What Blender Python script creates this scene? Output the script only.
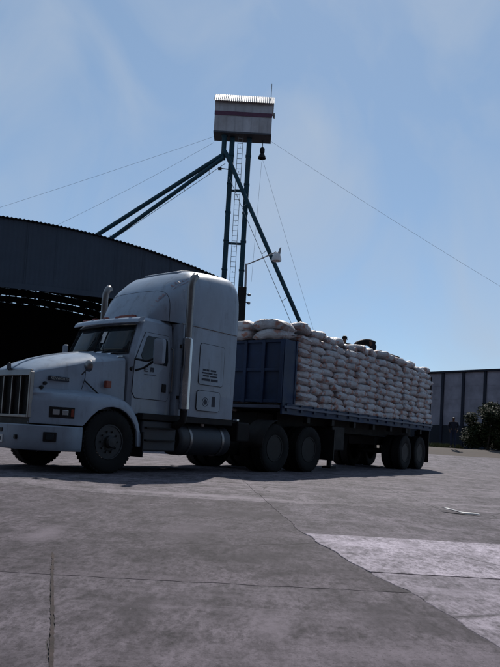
import bpy, bmesh, math, random
from mathutils import Vector, Matrix, noise
R = math.radians
PI = math.pi
random.seed(7)
scene = bpy.context.scene
for o in list(bpy.data.objects):
    bpy.data.objects.remove(o)

# ------------------------------------------------------------------ camera
cam_data = bpy.data.cameras.new('camera')
cam = bpy.data.objects.new('camera', cam_data)
scene.collection.objects.link(cam)
scene.camera = cam
cam.location = (0, 0, 0.75)
cam.rotation_euler = (Matrix.Rotation(R(93.5), 3, 'X') @ Matrix.Rotation(R(3.3), 3, 'Z')).to_euler()
cam_data.sensor_fit = 'VERTICAL'
cam_data.sensor_height = 36.0
cam_data.sensor_width = 27.0
cam_data.lens = 680 / 667 * 36
cam_data.shift_y = 0.0914
cam_data.clip_start = 0.05
cam_data.clip_end = 3000

# ------------------------------------------------------------------ sky, sun, exposure
SUN_EL, SUN_AZ = 46.0, 6.5          # sun stands behind the truck, a little to the right
SKY_STRENGTH = 0.11
SUN_STRENGTH = 5.0
world = bpy.data.worlds.new('World')
scene.world = world
world.use_nodes = True
wn, wl = world.node_tree.nodes, world.node_tree.links
wn.clear()
w_out = wn.new('ShaderNodeOutputWorld')
w_bg = wn.new('ShaderNodeBackground')
w_bg.inputs['Strength'].default_value = SKY_STRENGTH
sky = wn.new('ShaderNodeTexSky')
sky.sky_type = 'NISHITA'
sky.sun_disc = False
sky.sun_elevation = R(SUN_EL)
sky.sun_rotation = R(SUN_AZ)
sky.altitude = 1500
sky.air_density = 1.0
sky.dust_density = 0.35
sky.ozone_density = 1.6
# thin high cloud veil spread over the whole sky
tc = wn.new('ShaderNodeTexCoord')
mp = wn.new('ShaderNodeMapping')
mp.inputs['Scale'].default_value = (2.4, 1.6, 1.7)
mp.inputs['Rotation'].default_value = (0.2, 0.5, 0.3)
cn = wn.new('ShaderNodeTexNoise')
cn.inputs['Scale'].default_value = 2.1
cn.inputs['Detail'].default_value = 6
cn.inputs['Roughness'].default_value = 0.5
cn.inputs['Distortion'].default_value = 0.7
cr = wn.new('ShaderNodeValToRGB')
cr.color_ramp.elements[0].position = 0.44
cr.color_ramp.elements[1].position = 0.72
cr.color_ramp.elements[0].color = (0, 0, 0, 1)
cr.color_ramp.elements[1].color = (0.62, 0.62, 0.62, 1)
cm = wn.new('ShaderNodeMix')
cm.data_type = 'RGBA'
cm.inputs['B'].default_value = (4.0, 4.75, 5.85, 1)
wl.new(tc.outputs['Generated'], mp.inputs['Vector'])
wl.new(mp.outputs['Vector'], cn.inputs['Vector'])
wl.new(cn.outputs['Fac'], cr.inputs['Fac'])
wl.new(cr.outputs['Color'], cm.inputs['Factor'])
veil = wn.new('ShaderNodeMix')
veil.data_type = 'RGBA'
veil.inputs['Factor'].default_value = 0.5
veil.inputs['B'].default_value = (2.65, 4.05, 5.75, 1)
wl.new(sky.outputs['Color'], veil.inputs['A'])
wl.new(veil.outputs['Result'], cm.inputs['A'])
wl.new(cm.outputs['Result'], w_bg.inputs['Color'])
wl.new(w_bg.outputs['Background'], w_out.inputs['Surface'])

sun_data = bpy.data.lights.new('sun', 'SUN')
sun_data.energy = SUN_STRENGTH
sun_data.angle = R(0.53)
sun_data.color = (1.0, 0.95, 0.89)
sun = bpy.data.objects.new('sun', sun_data)
scene.collection.objects.link(sun)
sd = Vector((math.sin(R(SUN_AZ)) * math.cos(R(SUN_EL)), math.cos(R(SUN_AZ)) * math.cos(R(SUN_EL)), math.sin(R(SUN_EL))))
sun.rotation_euler = sd.to_track_quat('Z', 'Y').to_euler()
sun.location = sd * 60

vs = scene.view_settings
vs.view_transform = 'Standard'
vs.look = 'None'
vs.exposure = 0.0
vs.gamma = 1.0
vs.use_curve_mapping = False

# ------------------------------------------------------------------ helpers
COL = scene.collection


class MB:
    """collects shapes; build() links them as ONE mesh object"""
    def __init__(s):
        s.v, s.f, s.m = [], [], []

    def add(s, vs_, fs_, mi=0):
        b = len(s.v)
        s.v += [tuple(p) for p in vs_]
        s.f += [tuple(i + b for i in f) for f in fs_]
        s.m += [mi] * len(fs_)
        return s

    def box(s, x0, x1, y0, y1, z0, z1, mi=0):
        vs_ = [(x, y, z) for z in (z0, z1) for y in (y0, y1) for x in (x0, x1)]
        return s.add(vs_, [(0, 2, 3, 1), (4, 5, 7, 6), (0, 1, 5, 4), (2, 6, 7, 3), (0, 4, 6, 2), (1, 3, 7, 5)], mi)

    def bar(s, a, b, w, h, mi=0, up=(0, 0, 1)):
        a, b = Vector(a), Vector(b)
        d = (b - a).normalized()
        up = Vector(up)
        if abs(d.dot(up)) > 0.99:
            up = Vector((0, 1, 0))
        sx = d.cross(up).normalized() * w / 2
        sz = sx.cross(d).normalized() * h / 2
        vs_ = [p + i * sx + j * sz for p in (a, b) for i, j in ((-1, -1), (1, -1), (1, 1), (-1, 1))]
        return s.add(vs_, [(0, 1, 2, 3), (7, 6, 5, 4), (0, 4, 5, 1), (1, 5, 6, 2), (2, 6, 7, 3), (3, 7, 4, 0)], mi)

    def tube(s, pts, r, n=10, mi=0, caps=True):
        pts = [Vector(p) for p in pts]
        rs = r if isinstance(r, (list, tuple)) else [r] * len(pts)
        rings = []
        t0 = (pts[1] - pts[0]).normalized()
        ref = Vector((0, 0, 1)) if abs(t0.z) < 0.9 else Vector((1, 0, 0))
        u = t0.cross(ref).normalized()
        for i, p in enumerate(pts):
            if i == 0:
                t = pts[1] - pts[0]
            elif i == len(pts) - 1:
                t = pts[-1] - pts[-2]
            else:
                t = (pts[i + 1] - p).normalized() + (p - pts[i - 1]).normalized()
            t.normalize()
            u = (u - t * u.dot(t)).normalized()
            v = t.cross(u)
            rings.append([p + rs[i] * (math.cos(2 * PI * k / n) * u + math.sin(2 * PI * k / n) * v) for k in range(n)])
        return s.loft(rings, True, caps, mi)

    def loft(s, rings, closed=True, caps=True, mi=0):
        n = len(rings[0])
        vs_ = [p for rg in rings for p in rg]
        fs_ = []
        for i in range(len(rings) - 1):
            for k in range(n if closed else n - 1):
                a, b = i * n + k, i * n + (k + 1) % n
                fs_.append((a, b, b + n, a + n))
        if caps:
            fs_.append(tuple(range(n - 1, -1, -1)))
            fs_.append(tuple(range((len(rings) - 1) * n, len(rings) * n)))
        return s.add(vs_, fs_, mi)

    def lathe(s, prof, c=(0, 0, 0), axis='y', n=28, mi=0, caps=True):
        c = Vector(c)
        rings = []
        for r, a in prof:
            rg = []
            for k in range(n):
                t = 2 * PI * k / n
                q, w = r * math.cos(t), r * math.sin(t)
                rg.append(c + Vector({'y': (q, a, w), 'x': (a, q, w), 'z': (q, w, a)}[axis]))
            rings.append(rg)
        return s.loft(rings, True, caps, mi)

    def prism(s, poly, axis, a0, a1, mi=0):
        """polygon of 2-D points pushed along an axis"""
        def P(p, a):
            return {'y': (p[0], a, p[1]), 'x': (a, p[0], p[1]), 'z': (p[0], p[1], a)}[axis]
        return s.loft([[P(p, a0) for p in poly], [P(p, a1) for p in poly]], True, True, mi)

    def mesh(s, name, mats, smooth=False, recalc=True):
        me = bpy.data.meshes.new(name)
        me.from_pydata(s.v, [], s.f)
        for m in (mats if isinstance(mats, (list, tuple)) else [mats]):
            me.materials.append(m)
        for p, mi in zip(me.polygons, s.m):
            p.material_index = mi
        if recalc:
            bm = bmesh.new()
            bm.from_mesh(me)
            bmesh.ops.recalc_face_normals(bm, faces=bm.faces)
            bm.to_mesh(me)
            bm.free()
        if smooth:
            for p in me.polygons:
                p.use_smooth = True
            me.set_sharp_from_angle(angle=R(smooth if smooth > 1 else 38))
        me.update()
        return me

    def build(s, name, mats, parent=None, smooth=False, bevel=0, recalc=True):
        o = bpy.data.objects.new(name, s.mesh(name, mats, smooth, recalc))
        COL.objects.link(o)
        o.parent = parent
        if bevel:
            b = o.modifiers.new('bevel', 'BEVEL')
            b.width = bevel
            b.segments = 2
            b.limit_method = 'ANGLE'
            b.angle_limit = R(40)
        return o


def tag(o, label=None, cat=None, group=None, kind=None):
    for k, v in (('label', label), ('category', cat), ('group', group), ('kind', kind)):
        if v:
            o[k] = v
    return o


def empty(name, loc=(0, 0, 0), rz=0):
    o = bpy.data.objects.new(name, None)
    o.empty_display_size = 0.2
    COL.objects.link(o)
    o.location = loc
    o.rotation_euler = (0, 0, rz)
    return o


def copy_tree(o, parent=None):
    c = o.copy()
    COL.objects.link(c)
    c.parent = parent
    for ch in list(o.children):
        copy_tree(ch, c)
    return c


def lerp_table(tab, x):
    if x <= tab[0][0]:
        return tab[0][1]
    for (x0, y0), (x1, y1) in zip(tab, tab[1:]):
        if x <= x1:
            t = (x - x0) / (x1 - x0)
            t = t * t * (3 - 2 * t) * 0.5 + t * 0.5
            return y0 + (y1 - y0) * t
    return tab[-1][1]


# ------------------------------------------------------------------ materials
def new_mat(name):
    m = bpy.data.materials.new(name)
    m.use_nodes = True
    n, l = m.node_tree.nodes, m.node_tree.links
    b = n['Principled BSDF']
    return m, n, l, b


def noise_node(n, l, scale, detail=5, rough=0.55, vec=None, stretch=None, dist=0.0):
    t = n.new('ShaderNodeTexNoise')
    t.inputs['Scale'].default_value = scale
    t.inputs['Detail'].default_value = detail
    t.inputs['Roughness'].default_value = rough
    t.inputs['Distortion'].default_value = dist
    if vec is None:
        c = n.new('ShaderNodeTexCoord')
        vec = c.outputs['Object']
    if stretch:
        mp_ = n.new('ShaderNodeMapping')
        mp_.inputs['Scale'].default_value = stretch
        l.new(vec, mp_.inputs['Vector'])
        vec = mp_.outputs['Vector']
    l.new(vec, t.inputs['Vector'])
    return t.outputs['Fac']


def ramp(n, l, fac, stops):
    r = n.new('ShaderNodeValToRGB')
    e = r.color_ramp.elements
    while len(e) < len(stops):
        e.new(0.5)
    for el, (p, c) in zip(e, stops):
        el.position = p
        el.color = (c, c, c, 1) if isinstance(c, (int, float)) else (*c, 1)
    l.new(fac, r.inputs['Fac'])
    return r.outputs['Color']


def mix(n, l, fac, a, b, mode='MIX'):
    m = n.new('ShaderNodeMix')
    m.data_type = 'RGBA'
    m.blend_type = mode
    for sock, v in (('Factor', fac), ('A', a), ('B', b)):
        if isinstance(v, (int, float)):
            m.inputs[sock].default_value = v if sock == 'Factor' else (v, v, v, 1)
        elif isinstance(v, tuple):
            m.inputs[sock].default_value = (*v, 1)
        else:
            l.new(v, m.inputs[sock])
    return m.outputs['Result']


def bump(n, l, b, height, strength=0.3, dist=0.01):
    bp = n.new('ShaderNodeBump')
    bp.inputs['Strength'].default_value = strength
    bp.inputs['Distance'].default_value = dist
    l.new(height, bp.inputs['Height'])
    l.new(bp.outputs['Normal'], b.inputs['Normal'])


def simple(name, col, rough=0.6, metal=0.0, var=0.25, scale=6.0, dirt=None, coat=0.0, bump_s=0.0, spec=0.2):
    m, n, l, b = new_mat(name)
    f1 = noise_node(n, l, scale, 6, 0.6)
    lo = tuple(c * (1 - var) for c in col)
    hi = tuple(min(1, c * (1 + var * 0.6)) for c in col)
    c = ramp(n, l, f1, [(0.3, lo), (0.7, hi)])
    if dirt:
        f2 = noise_node(n, l, scale * 0.5, 8, 0.68, stretch=(1, 1, 0.45))
        msk = ramp(n, l, f2, [(0.48, 0.0), (0.72, 0.6)])
        c = mix(n, l, msk, c, dirt)
    l.new(c, b.inputs['Base Color'])
    rr = ramp(n, l, f1, [(0.3, max(0.03, rough - 0.08)), (0.7, min(1, rough + 0.1))])
    l.new(rr, b.inputs['Roughness'])
    b.inputs['Metallic'].default_value = metal
    b.inputs['Coat Weight'].default_value = coat
    b.inputs['Specular IOR Level'].default_value = spec
    if bump_s:
        bump(n, l, b, noise_node(n, l, scale * 8, 4, 0.6), bump_s, 0.004)
    return m


def sub1(n, l, sock):
    m_ = n.new('ShaderNodeMath')
    m_.operation = 'SUBTRACT'
    m_.inputs[1].default_value = 0.75
    l.new(sock, m_.inputs[0])
    return m_.outputs[0]


def concrete(name, base, seed, streak=0.5, dark=0.55, spots=()):
    m, n, l, b = new_mat(name)
    co = n.new('ShaderNodeTexCoord')
    off = n.new('ShaderNodeMapping')
    off.inputs['Location'].default_value = (seed * 3.1, seed * 1.7, 0)
    l.new(co.outputs['Object'], off.inputs['Vector'])
    v = off.outputs['Vector']
    big = noise_node(n, l, 0.8, 8, 0.62, v, stretch=(1.0, 0.6, 1), dist=0.6)
    mid = noise_node(n, l, 3.6, 9, 0.68, v, stretch=(1, 0.5, 1), dist=0.3)
    strk = noise_node(n, l, 1.0, 7, 0.62, v, stretch=(0.35, 3.2, 1), dist=0.5)
    fine = noise_node(n, l, 70, 4, 0.7, v)
    bright = tuple(x * 2.5 for x in base)
    c = mix(n, l, 1.0, bright, ramp(n, l, big, [(0.34, 0.45 + 0.35 * dark), (0.5, 0.8), (0.66, 1.0)]), 'MULTIPLY')
    c = mix(n, l, 1.0, c, ramp(n, l, mid, [(0.34, 0.42), (0.5, 0.74), (0.66, 1.0)]), 'MULTIPLY')
    blot = noise_node(n, l, 11, 8, 0.72, v, stretch=(1, 0.45, 1), dist=0.4)
    c = mix(n, l, 1.0, c, ramp(n, l, blot, [(0.36, 0.46), (0.5, 0.82), (0.64, 1.0)]), 'MULTIPLY')
    spk = noise_node(n, l, 34, 5, 0.75, v, stretch=(1, 0.45, 1))
    c = mix(n, l, 1.0, c, ramp(n, l, spk, [(0.36, 0.42), (0.55, 0.92), (0.7, 1.0)]), 'MULTIPLY')
    # pale worn streaks
    c = mix(n, l, ramp(n, l, strk, [(0.52, 0.0), (0.66, min(1, streak))]), c, tuple(min(1, x * 1.8) for x in base))
    # oil and tyre marks
    oil = noise_node(n, l, 1.5, 6, 0.6, v, stretch=(1.1, 0.7, 1), dist=1.2)
    c = mix(n, l, ramp(n, l, oil, [(0.56, 0.0), (0.68, 0.65)]), c, tuple(x * 0.45 for x in base))
    # grit and pits
    c = mix(n, l, ramp(n, l, fine, [(0.30, 0.8), (0.44, 0.0)]), c, tuple(x * 0.35 for x in base))
    c = mix(n, l, ramp(n, l, noise_node(n, l, 46, 2, 0.5, v), [(0.68, 0.0), (0.76, 0.5)]), c, tuple(min(1, x * 2.1) for x in base))
    # repairs, spills, worn tracks and painted glints that lie at one spot of the yard
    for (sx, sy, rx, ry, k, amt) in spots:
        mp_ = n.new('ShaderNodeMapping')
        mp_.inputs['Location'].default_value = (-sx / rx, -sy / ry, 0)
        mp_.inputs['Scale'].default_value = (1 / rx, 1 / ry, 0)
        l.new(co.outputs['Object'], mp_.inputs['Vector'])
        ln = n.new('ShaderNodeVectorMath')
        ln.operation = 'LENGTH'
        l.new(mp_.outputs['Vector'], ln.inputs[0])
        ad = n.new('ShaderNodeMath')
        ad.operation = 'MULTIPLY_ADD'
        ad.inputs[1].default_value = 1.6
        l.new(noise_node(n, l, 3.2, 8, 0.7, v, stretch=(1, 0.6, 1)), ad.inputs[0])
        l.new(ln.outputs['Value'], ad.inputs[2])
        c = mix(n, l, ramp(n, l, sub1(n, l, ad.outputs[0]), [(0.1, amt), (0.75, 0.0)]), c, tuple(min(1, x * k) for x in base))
    # hairline cracks
    wv = n.new('ShaderNodeTexNoise')
    wv.inputs['Scale'].default_value = 2.2
    wv.inputs['Detail'].default_value = 5
    l.new(v, wv.inputs['Vector'])
    add = n.new('ShaderNodeMix')
    add.data_type = 'VECTOR'
    add.inputs['Factor'].default_value = 0.22
    l.new(v, add.inputs['A'])
    l.new(wv.outputs['Color'], add.inputs['B'])
    vo = n.new('ShaderNodeTexVoronoi')
    vo.feature = 'DISTANCE_TO_EDGE'
    vo.inputs['Scale'].default_value = 0.62
    l.new(add.outputs['Result'], vo.inputs['Vector'])
    crk = ramp(n, l, vo.outputs['Distance'], [(0.0, 0.9), (0.008, 0.0)])
    crk = mix(n, l, 1.0, crk, ramp(n, l, noise_node(n, l, 0.9, 2, 0.5, v), [(0.5, 0.0), (0.6, 1.0)]), 'MULTIPLY')
    c = mix(n, l, crk, c, tuple(x * 0.2 for x in base))
    l.new(c, b.inputs['Base Color'])
    b.inputs['Roughness'].default_value = 0.82
    b.inputs['Specular IOR Level'].default_value = 0.12
    hgt = mix(n, l, 0.5, fine, mid)
    hgt = mix(n, l, crk, hgt, 0.0)
    bump(n, l, b, hgt, 0.55, 0.012)
    return m


M = {}
M['conc'] = concrete('concrete_old', (0.0816, 0.0697, 0.0816), 0.0, spots=((0.15, 2.75, 0.16, 0.35, 1.8, 0.7), (-0.3, 3.1, 0.3, 0.25, 0.5, 0.6), (0.6, 2.9, 0.2, 0.5, 0.55, 0.6), (-0.75, 2.5, 0.06, 1.2, 1.7, 0.7)))
M['conc_b'] = concrete('concrete_old_grey', (0.0868, 0.0746, 0.0873), 4.3)
M['conc_dark'] = concrete('concrete_stained', (0.0711, 0.0601, 0.0706), 9.1, 0.3, spots=((-1.36, 4.75, 0.20, 0.85, 1.9, 0.8), (-0.2, 6.6, 1.3, 0.9, 0.5, 0.7), (-2.6, 6.2, 0.8, 1.0, 0.55, 0.6), (0.1, 4.3, 0.5, 0.5, 0.55, 0.6), (-0.4, 5.3, 0.35, 1.2, 1.5, 0.5)))
M['conc_far'] = concrete('concrete_far', (0.1105, 0.0962, 0.1093), 2.2, 0.75, 0.7, spots=((-0.6, 8.35, 2.4, 0.32, 1.8, 0.85), (1.4, 10.0, 1.2, 1.0, 0.55, 0.6), (4.5, 11.5, 1.6, 1.2, 1.6, 0.6), (3.4, 14.0, 1.0, 1.5, 0.5, 0.6)))  # first spot: pale strip beyond the joint, its glints painted into the colour
M['conc_new'] = concrete('concrete_pale_patch', (0.242, 0.2153, 0.2496), 6.6, 0.5, 0.8)
M['conc_mid'] = concrete('concrete_mid_patch', (0.17, 0.1503, 0.1747), 12.4, 0.4, 0.7)
M['dirt'] = simple('dry_dirt', (0.075, 0.06, 0.053), 0.95, 0, 0.4, 1.2, bump_s=0.6)
M['joint'] = simple('joint_dirt', (0.052, 0.048, 0.05), 0.95, 0, 0.4, 5)
M['rust_stain'] = simple('rust_stain', (0.040, 0.030, 0.029), 0.9, 0, 0.85, 7, bump_s=0.8)
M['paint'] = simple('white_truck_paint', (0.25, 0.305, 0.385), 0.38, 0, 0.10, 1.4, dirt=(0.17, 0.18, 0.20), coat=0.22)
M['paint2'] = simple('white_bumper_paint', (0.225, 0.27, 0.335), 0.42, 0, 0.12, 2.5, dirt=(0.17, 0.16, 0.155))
M['black'] = simple('black_plastic', (0.014, 0.014, 0.016), 0.5, 0, 0.3, 8)
M['chassis'] = simple('chassis_black', (0.013, 0.012, 0.013), 0.7, 0, 0.4, 5, dirt=(0.03, 0.025, 0.022))
M['rubber'] = simple('tyre_rubber', (0.010, 0.010, 0.011), 0.85, 0, 0.3, 9, dirt=(0.022, 0.02, 0.019))
M['rim'] = simple('dull_wheel_steel', (0.042, 0.044, 0.05), 0.5, 0.55, 0.3, 6, dirt=(0.05, 0.045, 0.04))
M['rim_dark'] = simple('grimy_wheel_steel', (0.024, 0.024, 0.026), 0.6, 0.3, 0.3, 6, dirt=(0.03, 0.027, 0.025))
M['chrome'] = simple('chrome', (0.42, 0.42, 0.44), 0.2, 1.0, 0.12, 5)
M['chrome_dull'] = simple('dull_chrome', (0.19, 0.18, 0.18), 0.36, 0.9, 0.2, 6, dirt=(0.12, 0.10, 0.09))
M['tank'] = simple('tank_aluminium', (0.05, 0.055, 0.066), 0.55, 0.5, 0.25, 3, dirt=(0.07, 0.06, 0.055))
M['amber'] = simple('amber_lens', (0.20, 0.05, 0.035), 0.25, 0, 0.1, 8)
M['red'] = simple('red_lens', (0.35, 0.02, 0.02), 0.25, 0, 0.1, 8)
M['lens'] = simple('lamp_lens', (0.36, 0.37, 0.39), 0.1, 0.6, 0.1, 12, coat=0.5)
M['sticker'] = simple('paper_sticker', (0.55, 0.55, 0.55), 0.7, 0, 0.1, 20)
M['print'] = simple('dark_print', (0.03, 0.035, 0.05), 0.6, 0, 0.2, 20)
M['script'] = simple('faded_script_paint', (0.30, 0.22, 0.24), 0.5, 0, 0.2, 20)
M['blue'] = simple('dark_blue_steel', (0.016, 0.032, 0.075), 0.55, 0, 0.3, 3, dirt=(0.02, 0.025, 0.04))
M['rail'] = simple('worn_grey_blue_rail', (0.08, 0.095, 0.14), 0.5, 0.1, 0.3, 4, dirt=(0.06, 0.05, 0.05))
M['wood'] = simple('weathered_plank', (0.10, 0.055, 0.035), 0.8, 0, 0.35, 7)
M['teal'] = simple('teal_painted_steel', (0.013, 0.046, 0.066), 0.55, 0.1, 0.3, 2, dirt=(0.03, 0.035, 0.036))
M['galv'] = simple('galvanised_steel', (0.22, 0.23, 0.24), 0.55, 0.6, 0.2, 5)
M['house'] = simple('pale_grey_sheet', (0.35, 0.33, 0.35), 0.6, 0, 0.15, 1.2, dirt=(0.19, 0.16, 0.15))
M['maroon'] = simple('maroon_band', (0.09, 0.035, 0.06), 0.6, 0, 0.2, 4)
M['under'] = simple('dark_soffit', (0.05, 0.05, 0.06), 0.7, 0, 0.2, 4)
M['zinc'] = simple('zinc_roof', (0.38, 0.37, 0.37), 0.55, 0.1, 0.12, 4)
M['wire'] = simple('steel_cable', (0.26, 0.26, 0.27), 0.6, 0.4, 0.1, 5)
M['hangar'] = simple('blue_grey_sheet', (0.05, 0.064, 0.088), 0.75, 0, 0.2, 0.5, dirt=(0.05, 0.055, 0.07), spec=0.2)
M['facing'] = simple('sky_blocker_dark', (0.035, 0.04, 0.05), 0.7, 0, 0.25, 0.5, spec=0.2)  # dark surface of the added sky blocker behind the camera
M['hangar_in'] = simple('shaded_interior', (0.02, 0.02, 0.022), 0.9, 0, 0.3, 0.8, spec=0.1)  # interior shade put into the near-black base colour
M['wall_pale'] = simple('grey_rendered_wall', (0.255, 0.24, 0.28), 0.85, 0, 0.35, 0.9, dirt=(0.14, 0.13, 0.15))
M['wall_dark'] = simple('dark_wall', (0.020, 0.022, 0.030), 0.8, 0, 0.3, 0.9)
M['pilaster'] = simple('dark_steel_column', (0.018, 0.02, 0.032), 0.7, 0, 0.25, 2)
M['skin'] = simple('skin', (0.11, 0.055, 0.036), 0.6, 0, 0.15, 12)
M['cloth_dark'] = simple('dark_navy_cloth', (0.018, 0.018, 0.028), 0.9, 0, 0.3, 14)
M['cloth_black'] = simple('black_cloth', (0.012, 0.012, 0.014), 0.9, 0, 0.3, 14)
M['cloth_rust'] = simple('brown_red_cloth', (0.07, 0.028, 0.025), 0.9, 0, 0.3, 14)
M['jeans'] = simple('dark_denim', (0.02, 0.026, 0.05), 0.9, 0, 0.3, 14)
M['hair'] = simple('black_hair', (0.01, 0.009, 0.009), 0.6, 0, 0.3, 30)
M['white_cap'] = simple('pale_cap', (0.45, 0.44, 0.44), 0.8, 0, 0.1, 20)
M['bark'] = simple('bark', (0.06, 0.045, 0.035), 0.9, 0, 0.4, 9)
M['plastic_white'] = simple('white_plastic', (0.55, 0.54, 0.54), 0.5, 0, 0.08, 9)

# road grime on the truck paint: thin runs and dull blotches
for key in ('paint', 'paint2'):
    m = M[key]
    n, l = m.node_tree.nodes, m.node_tree.links
    b = n['Principled BSDF']
    old = b.inputs['Base Color'].links[0].from_socket
    runs = noise_node(n, l, 9, 6, 0.65, stretch=(1, 1, 0.10))
    blt = noise_node(n, l, 2.2, 8, 0.7)
    both = mix(n, l, 1.0, ramp(n, l, runs, [(0.5, 0.0), (0.72, 0.8)]), ramp(n, l, blt, [(0.42, 0.0), (0.62, 1.0)]), 'MULTIPLY')
    c = mix(n, l, both, old, (0.10, 0.10, 0.11))
    c = mix(n, l, ramp(n, l, noise_node(n, l, 26, 5, 0.7), [(0.62, 0.0), (0.74, 0.45)]), c, (0.09, 0.085, 0.085))
    l.new(c, b.inputs['Base Color'])
    bump(n, l, b, noise_node(n, l, 1.6, 3, 0.5), 0.12, 0.03)

# glass
m, n, l, b = new_mat('tinted_glass')
b.inputs['Base Color'].default_value = (0.02, 0.028, 0.035, 1)
b.inputs['Roughness'].default_value = 0.05
b.inputs['Transmission Weight'].default_value = 0.25
b.inputs['Specular IOR Level'].default_value = 0.25
b.inputs['IOR'].default_value = 1.45
M['glass'] = m

# leaves
def leaf_mat(name, a, b_):
    m, n, l, b = new_mat(name)
    oi = n.new('ShaderNodeNewGeometry')
    c = ramp(n, l, oi.outputs['Random Per Island'], [(0.0, a), (1.0, b_)])
    l.new(c, b.inputs['Base Color'])
    b.inputs['Roughness'].default_value = 0.6
    b.inputs['Specular IOR Level'].default_value = 0.1
    return m
M['leaf'] = leaf_mat('shrub_leaf', (0.010, 0.015, 0.006), (0.036, 0.040, 0.013))
M['grass'] = leaf_mat('dry_grass', (0.05, 0.06, 0.022), (0.12, 0.11, 0.05))

# woven sacks: off white, each with its own tint, a faded rust print on the ends
def sack_mat():
    m, n, l, b = new_mat('woven_sack')
    co = n.new('ShaderNodeTexCoord')
    oi = n.new('ShaderNodeObjectInfo')
    sh = n.new('ShaderNodeVectorMath')
    sh.operation = 'ADD'
    sc = n.new('ShaderNodeMath')
    sc.operation = 'MULTIPLY'
    sc.inputs[1].default_value = 37.0
    l.new(oi.outputs['Random'], sc.inputs[0])
    l.new(co.outputs['Object'], sh.inputs[0])
    l.new(sc.outputs[0], sh.inputs[1])
    v = sh.outputs['Vector']
    c = ramp(n, l, oi.outputs['Random'], [(0.0, (0.29, 0.30, 0.33)), (0.5, (0.44, 0.45, 0.48)), (1.0, (0.36, 0.375, 0.41))])
    f = noise_node(n, l, 6, 6, 0.6, v)
    c = mix(n, l, ramp(n, l, f, [(0.35, 0.0), (0.75, 0.5)]), c, (0.27, 0.25, 0.25))
    sep = n.new('ShaderNodeSeparateXYZ')
    l.new(co.outputs['Object'], sep.inputs['Vector'])
    ab = n.new('ShaderNodeMath')
    ab.operation = 'ABSOLUTE'
    l.new(sep.outputs['X'], ab.inputs[0])
    ends = ramp(n, l, ab.outputs[0], [(0.15, 0.0), (0.19, 1.0), (0.28, 1.0), (0.32, 0.3)])
    pn = noise_node(n, l, 9, 3, 0.6, v, stretch=(0.6, 1.6, 1.6))
    pm = mix(n, l, 1.0, ends, ramp(n, l, pn, [(0.45, 0.0), (0.55, 0.85)]), 'MULTIPLY')
    c = mix(n, l, pm, c, (0.28, 0.095, 0.05))
    l.new(c, b.inputs['Base Color'])
    b.inputs['Roughness'].default_value = 0.55
    b.inputs['Sheen Weight'].default_value = 0.15
    wv = noise_node(n, l, 11, 5, 0.6, v, stretch=(0.5, 1.4, 1.4))
    bump(n, l, b, wv, 1.0, 0.05)
    return m
M['sack'] = sack_mat()

# ------------------------------------------------------------------ ground
def rise(x, y):
    """the yard climbs a little behind the truck"""
    def ss(a, b_, t):
        t = max(0, min(1, (t - a) / (b_ - a)))
        return t * t * (3 - 2 * t)
    return 0.36 * ss(24.5, 34, y) + 0.45 * ss(33, 39, y)


def ys_list(a, b_, step):
    k = int(math.ceil((b_ - a) / step))
    return [a + (b_ - a) * i / k for i in range(k + 1)]


gy = [-60, -20, 0, 12, 20] + ys_list(24, 42, 0.5) + [50, 70, 110, 200, 400, 900, 2000]
gx = [-1500, -600, -200, -90, -50, -30, -20, -10, -5] + ys_list(0, 26, 1.3) + [35, 60, 120, 300, 800, 1800]
mb = MB()
vs_ = []
for y in gy:
    for x in gx:
        z = rise(x, y) - 0.10
        if 33.6 < y < 42 and 0 < x < 26:
            z += 0.07 * noise.noise((x * 0.7, y * 0.9, 3.0))
        vs_.append((x, y, z))
W = len(gx)
mb.add(vs_, [(j * W + i, j * W + i + 1, (j + 1) * W + i + 1, (j + 1) * W + i) for j in range(len(gy) - 1) for i in range(W - 1)])
tag(mb.build('ground', M['dirt'], smooth=60), kind='structure')

mb = MB()
mb.add([(-26, -8, -0.004), (40, -8, -0.004), (40, 24.4, -0.004), (-26, 24.4, -0.004)], [(0, 1, 2, 3)])
yard = mb.build('concrete_yard', M['joint'])
tag(yard, kind='structure')


def jag(p, q, step=0.05, amp=0.014):
    p, q = Vector(p), Vector(q)
    k = max(2, int((q - p).length / step))
    k = min(k, 220)
    d = (q - p).normalized()
    nn = Vector((-d.y, d.x))
    if d.x < -1e-6 or (abs(d.x) <= 1e-6 and d.y < 0):
        nn = -nn
    out = []
    for i in range(k):
        t = i / k
        s_ = p.lerp(q, t)
        a = noise.noise((s_.x * 3.2, s_.y * 3.2, 0.3)) * amp * 2.4 + noise.noise((s_.x * 13, s_.y * 13, 1.3)) * amp * 0.8
        a *= min(1, 8 * t, 8 * (1 - t))
        if i == 0:
            a = 0
        out.append(s_ + nn * a)
    return out


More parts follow.
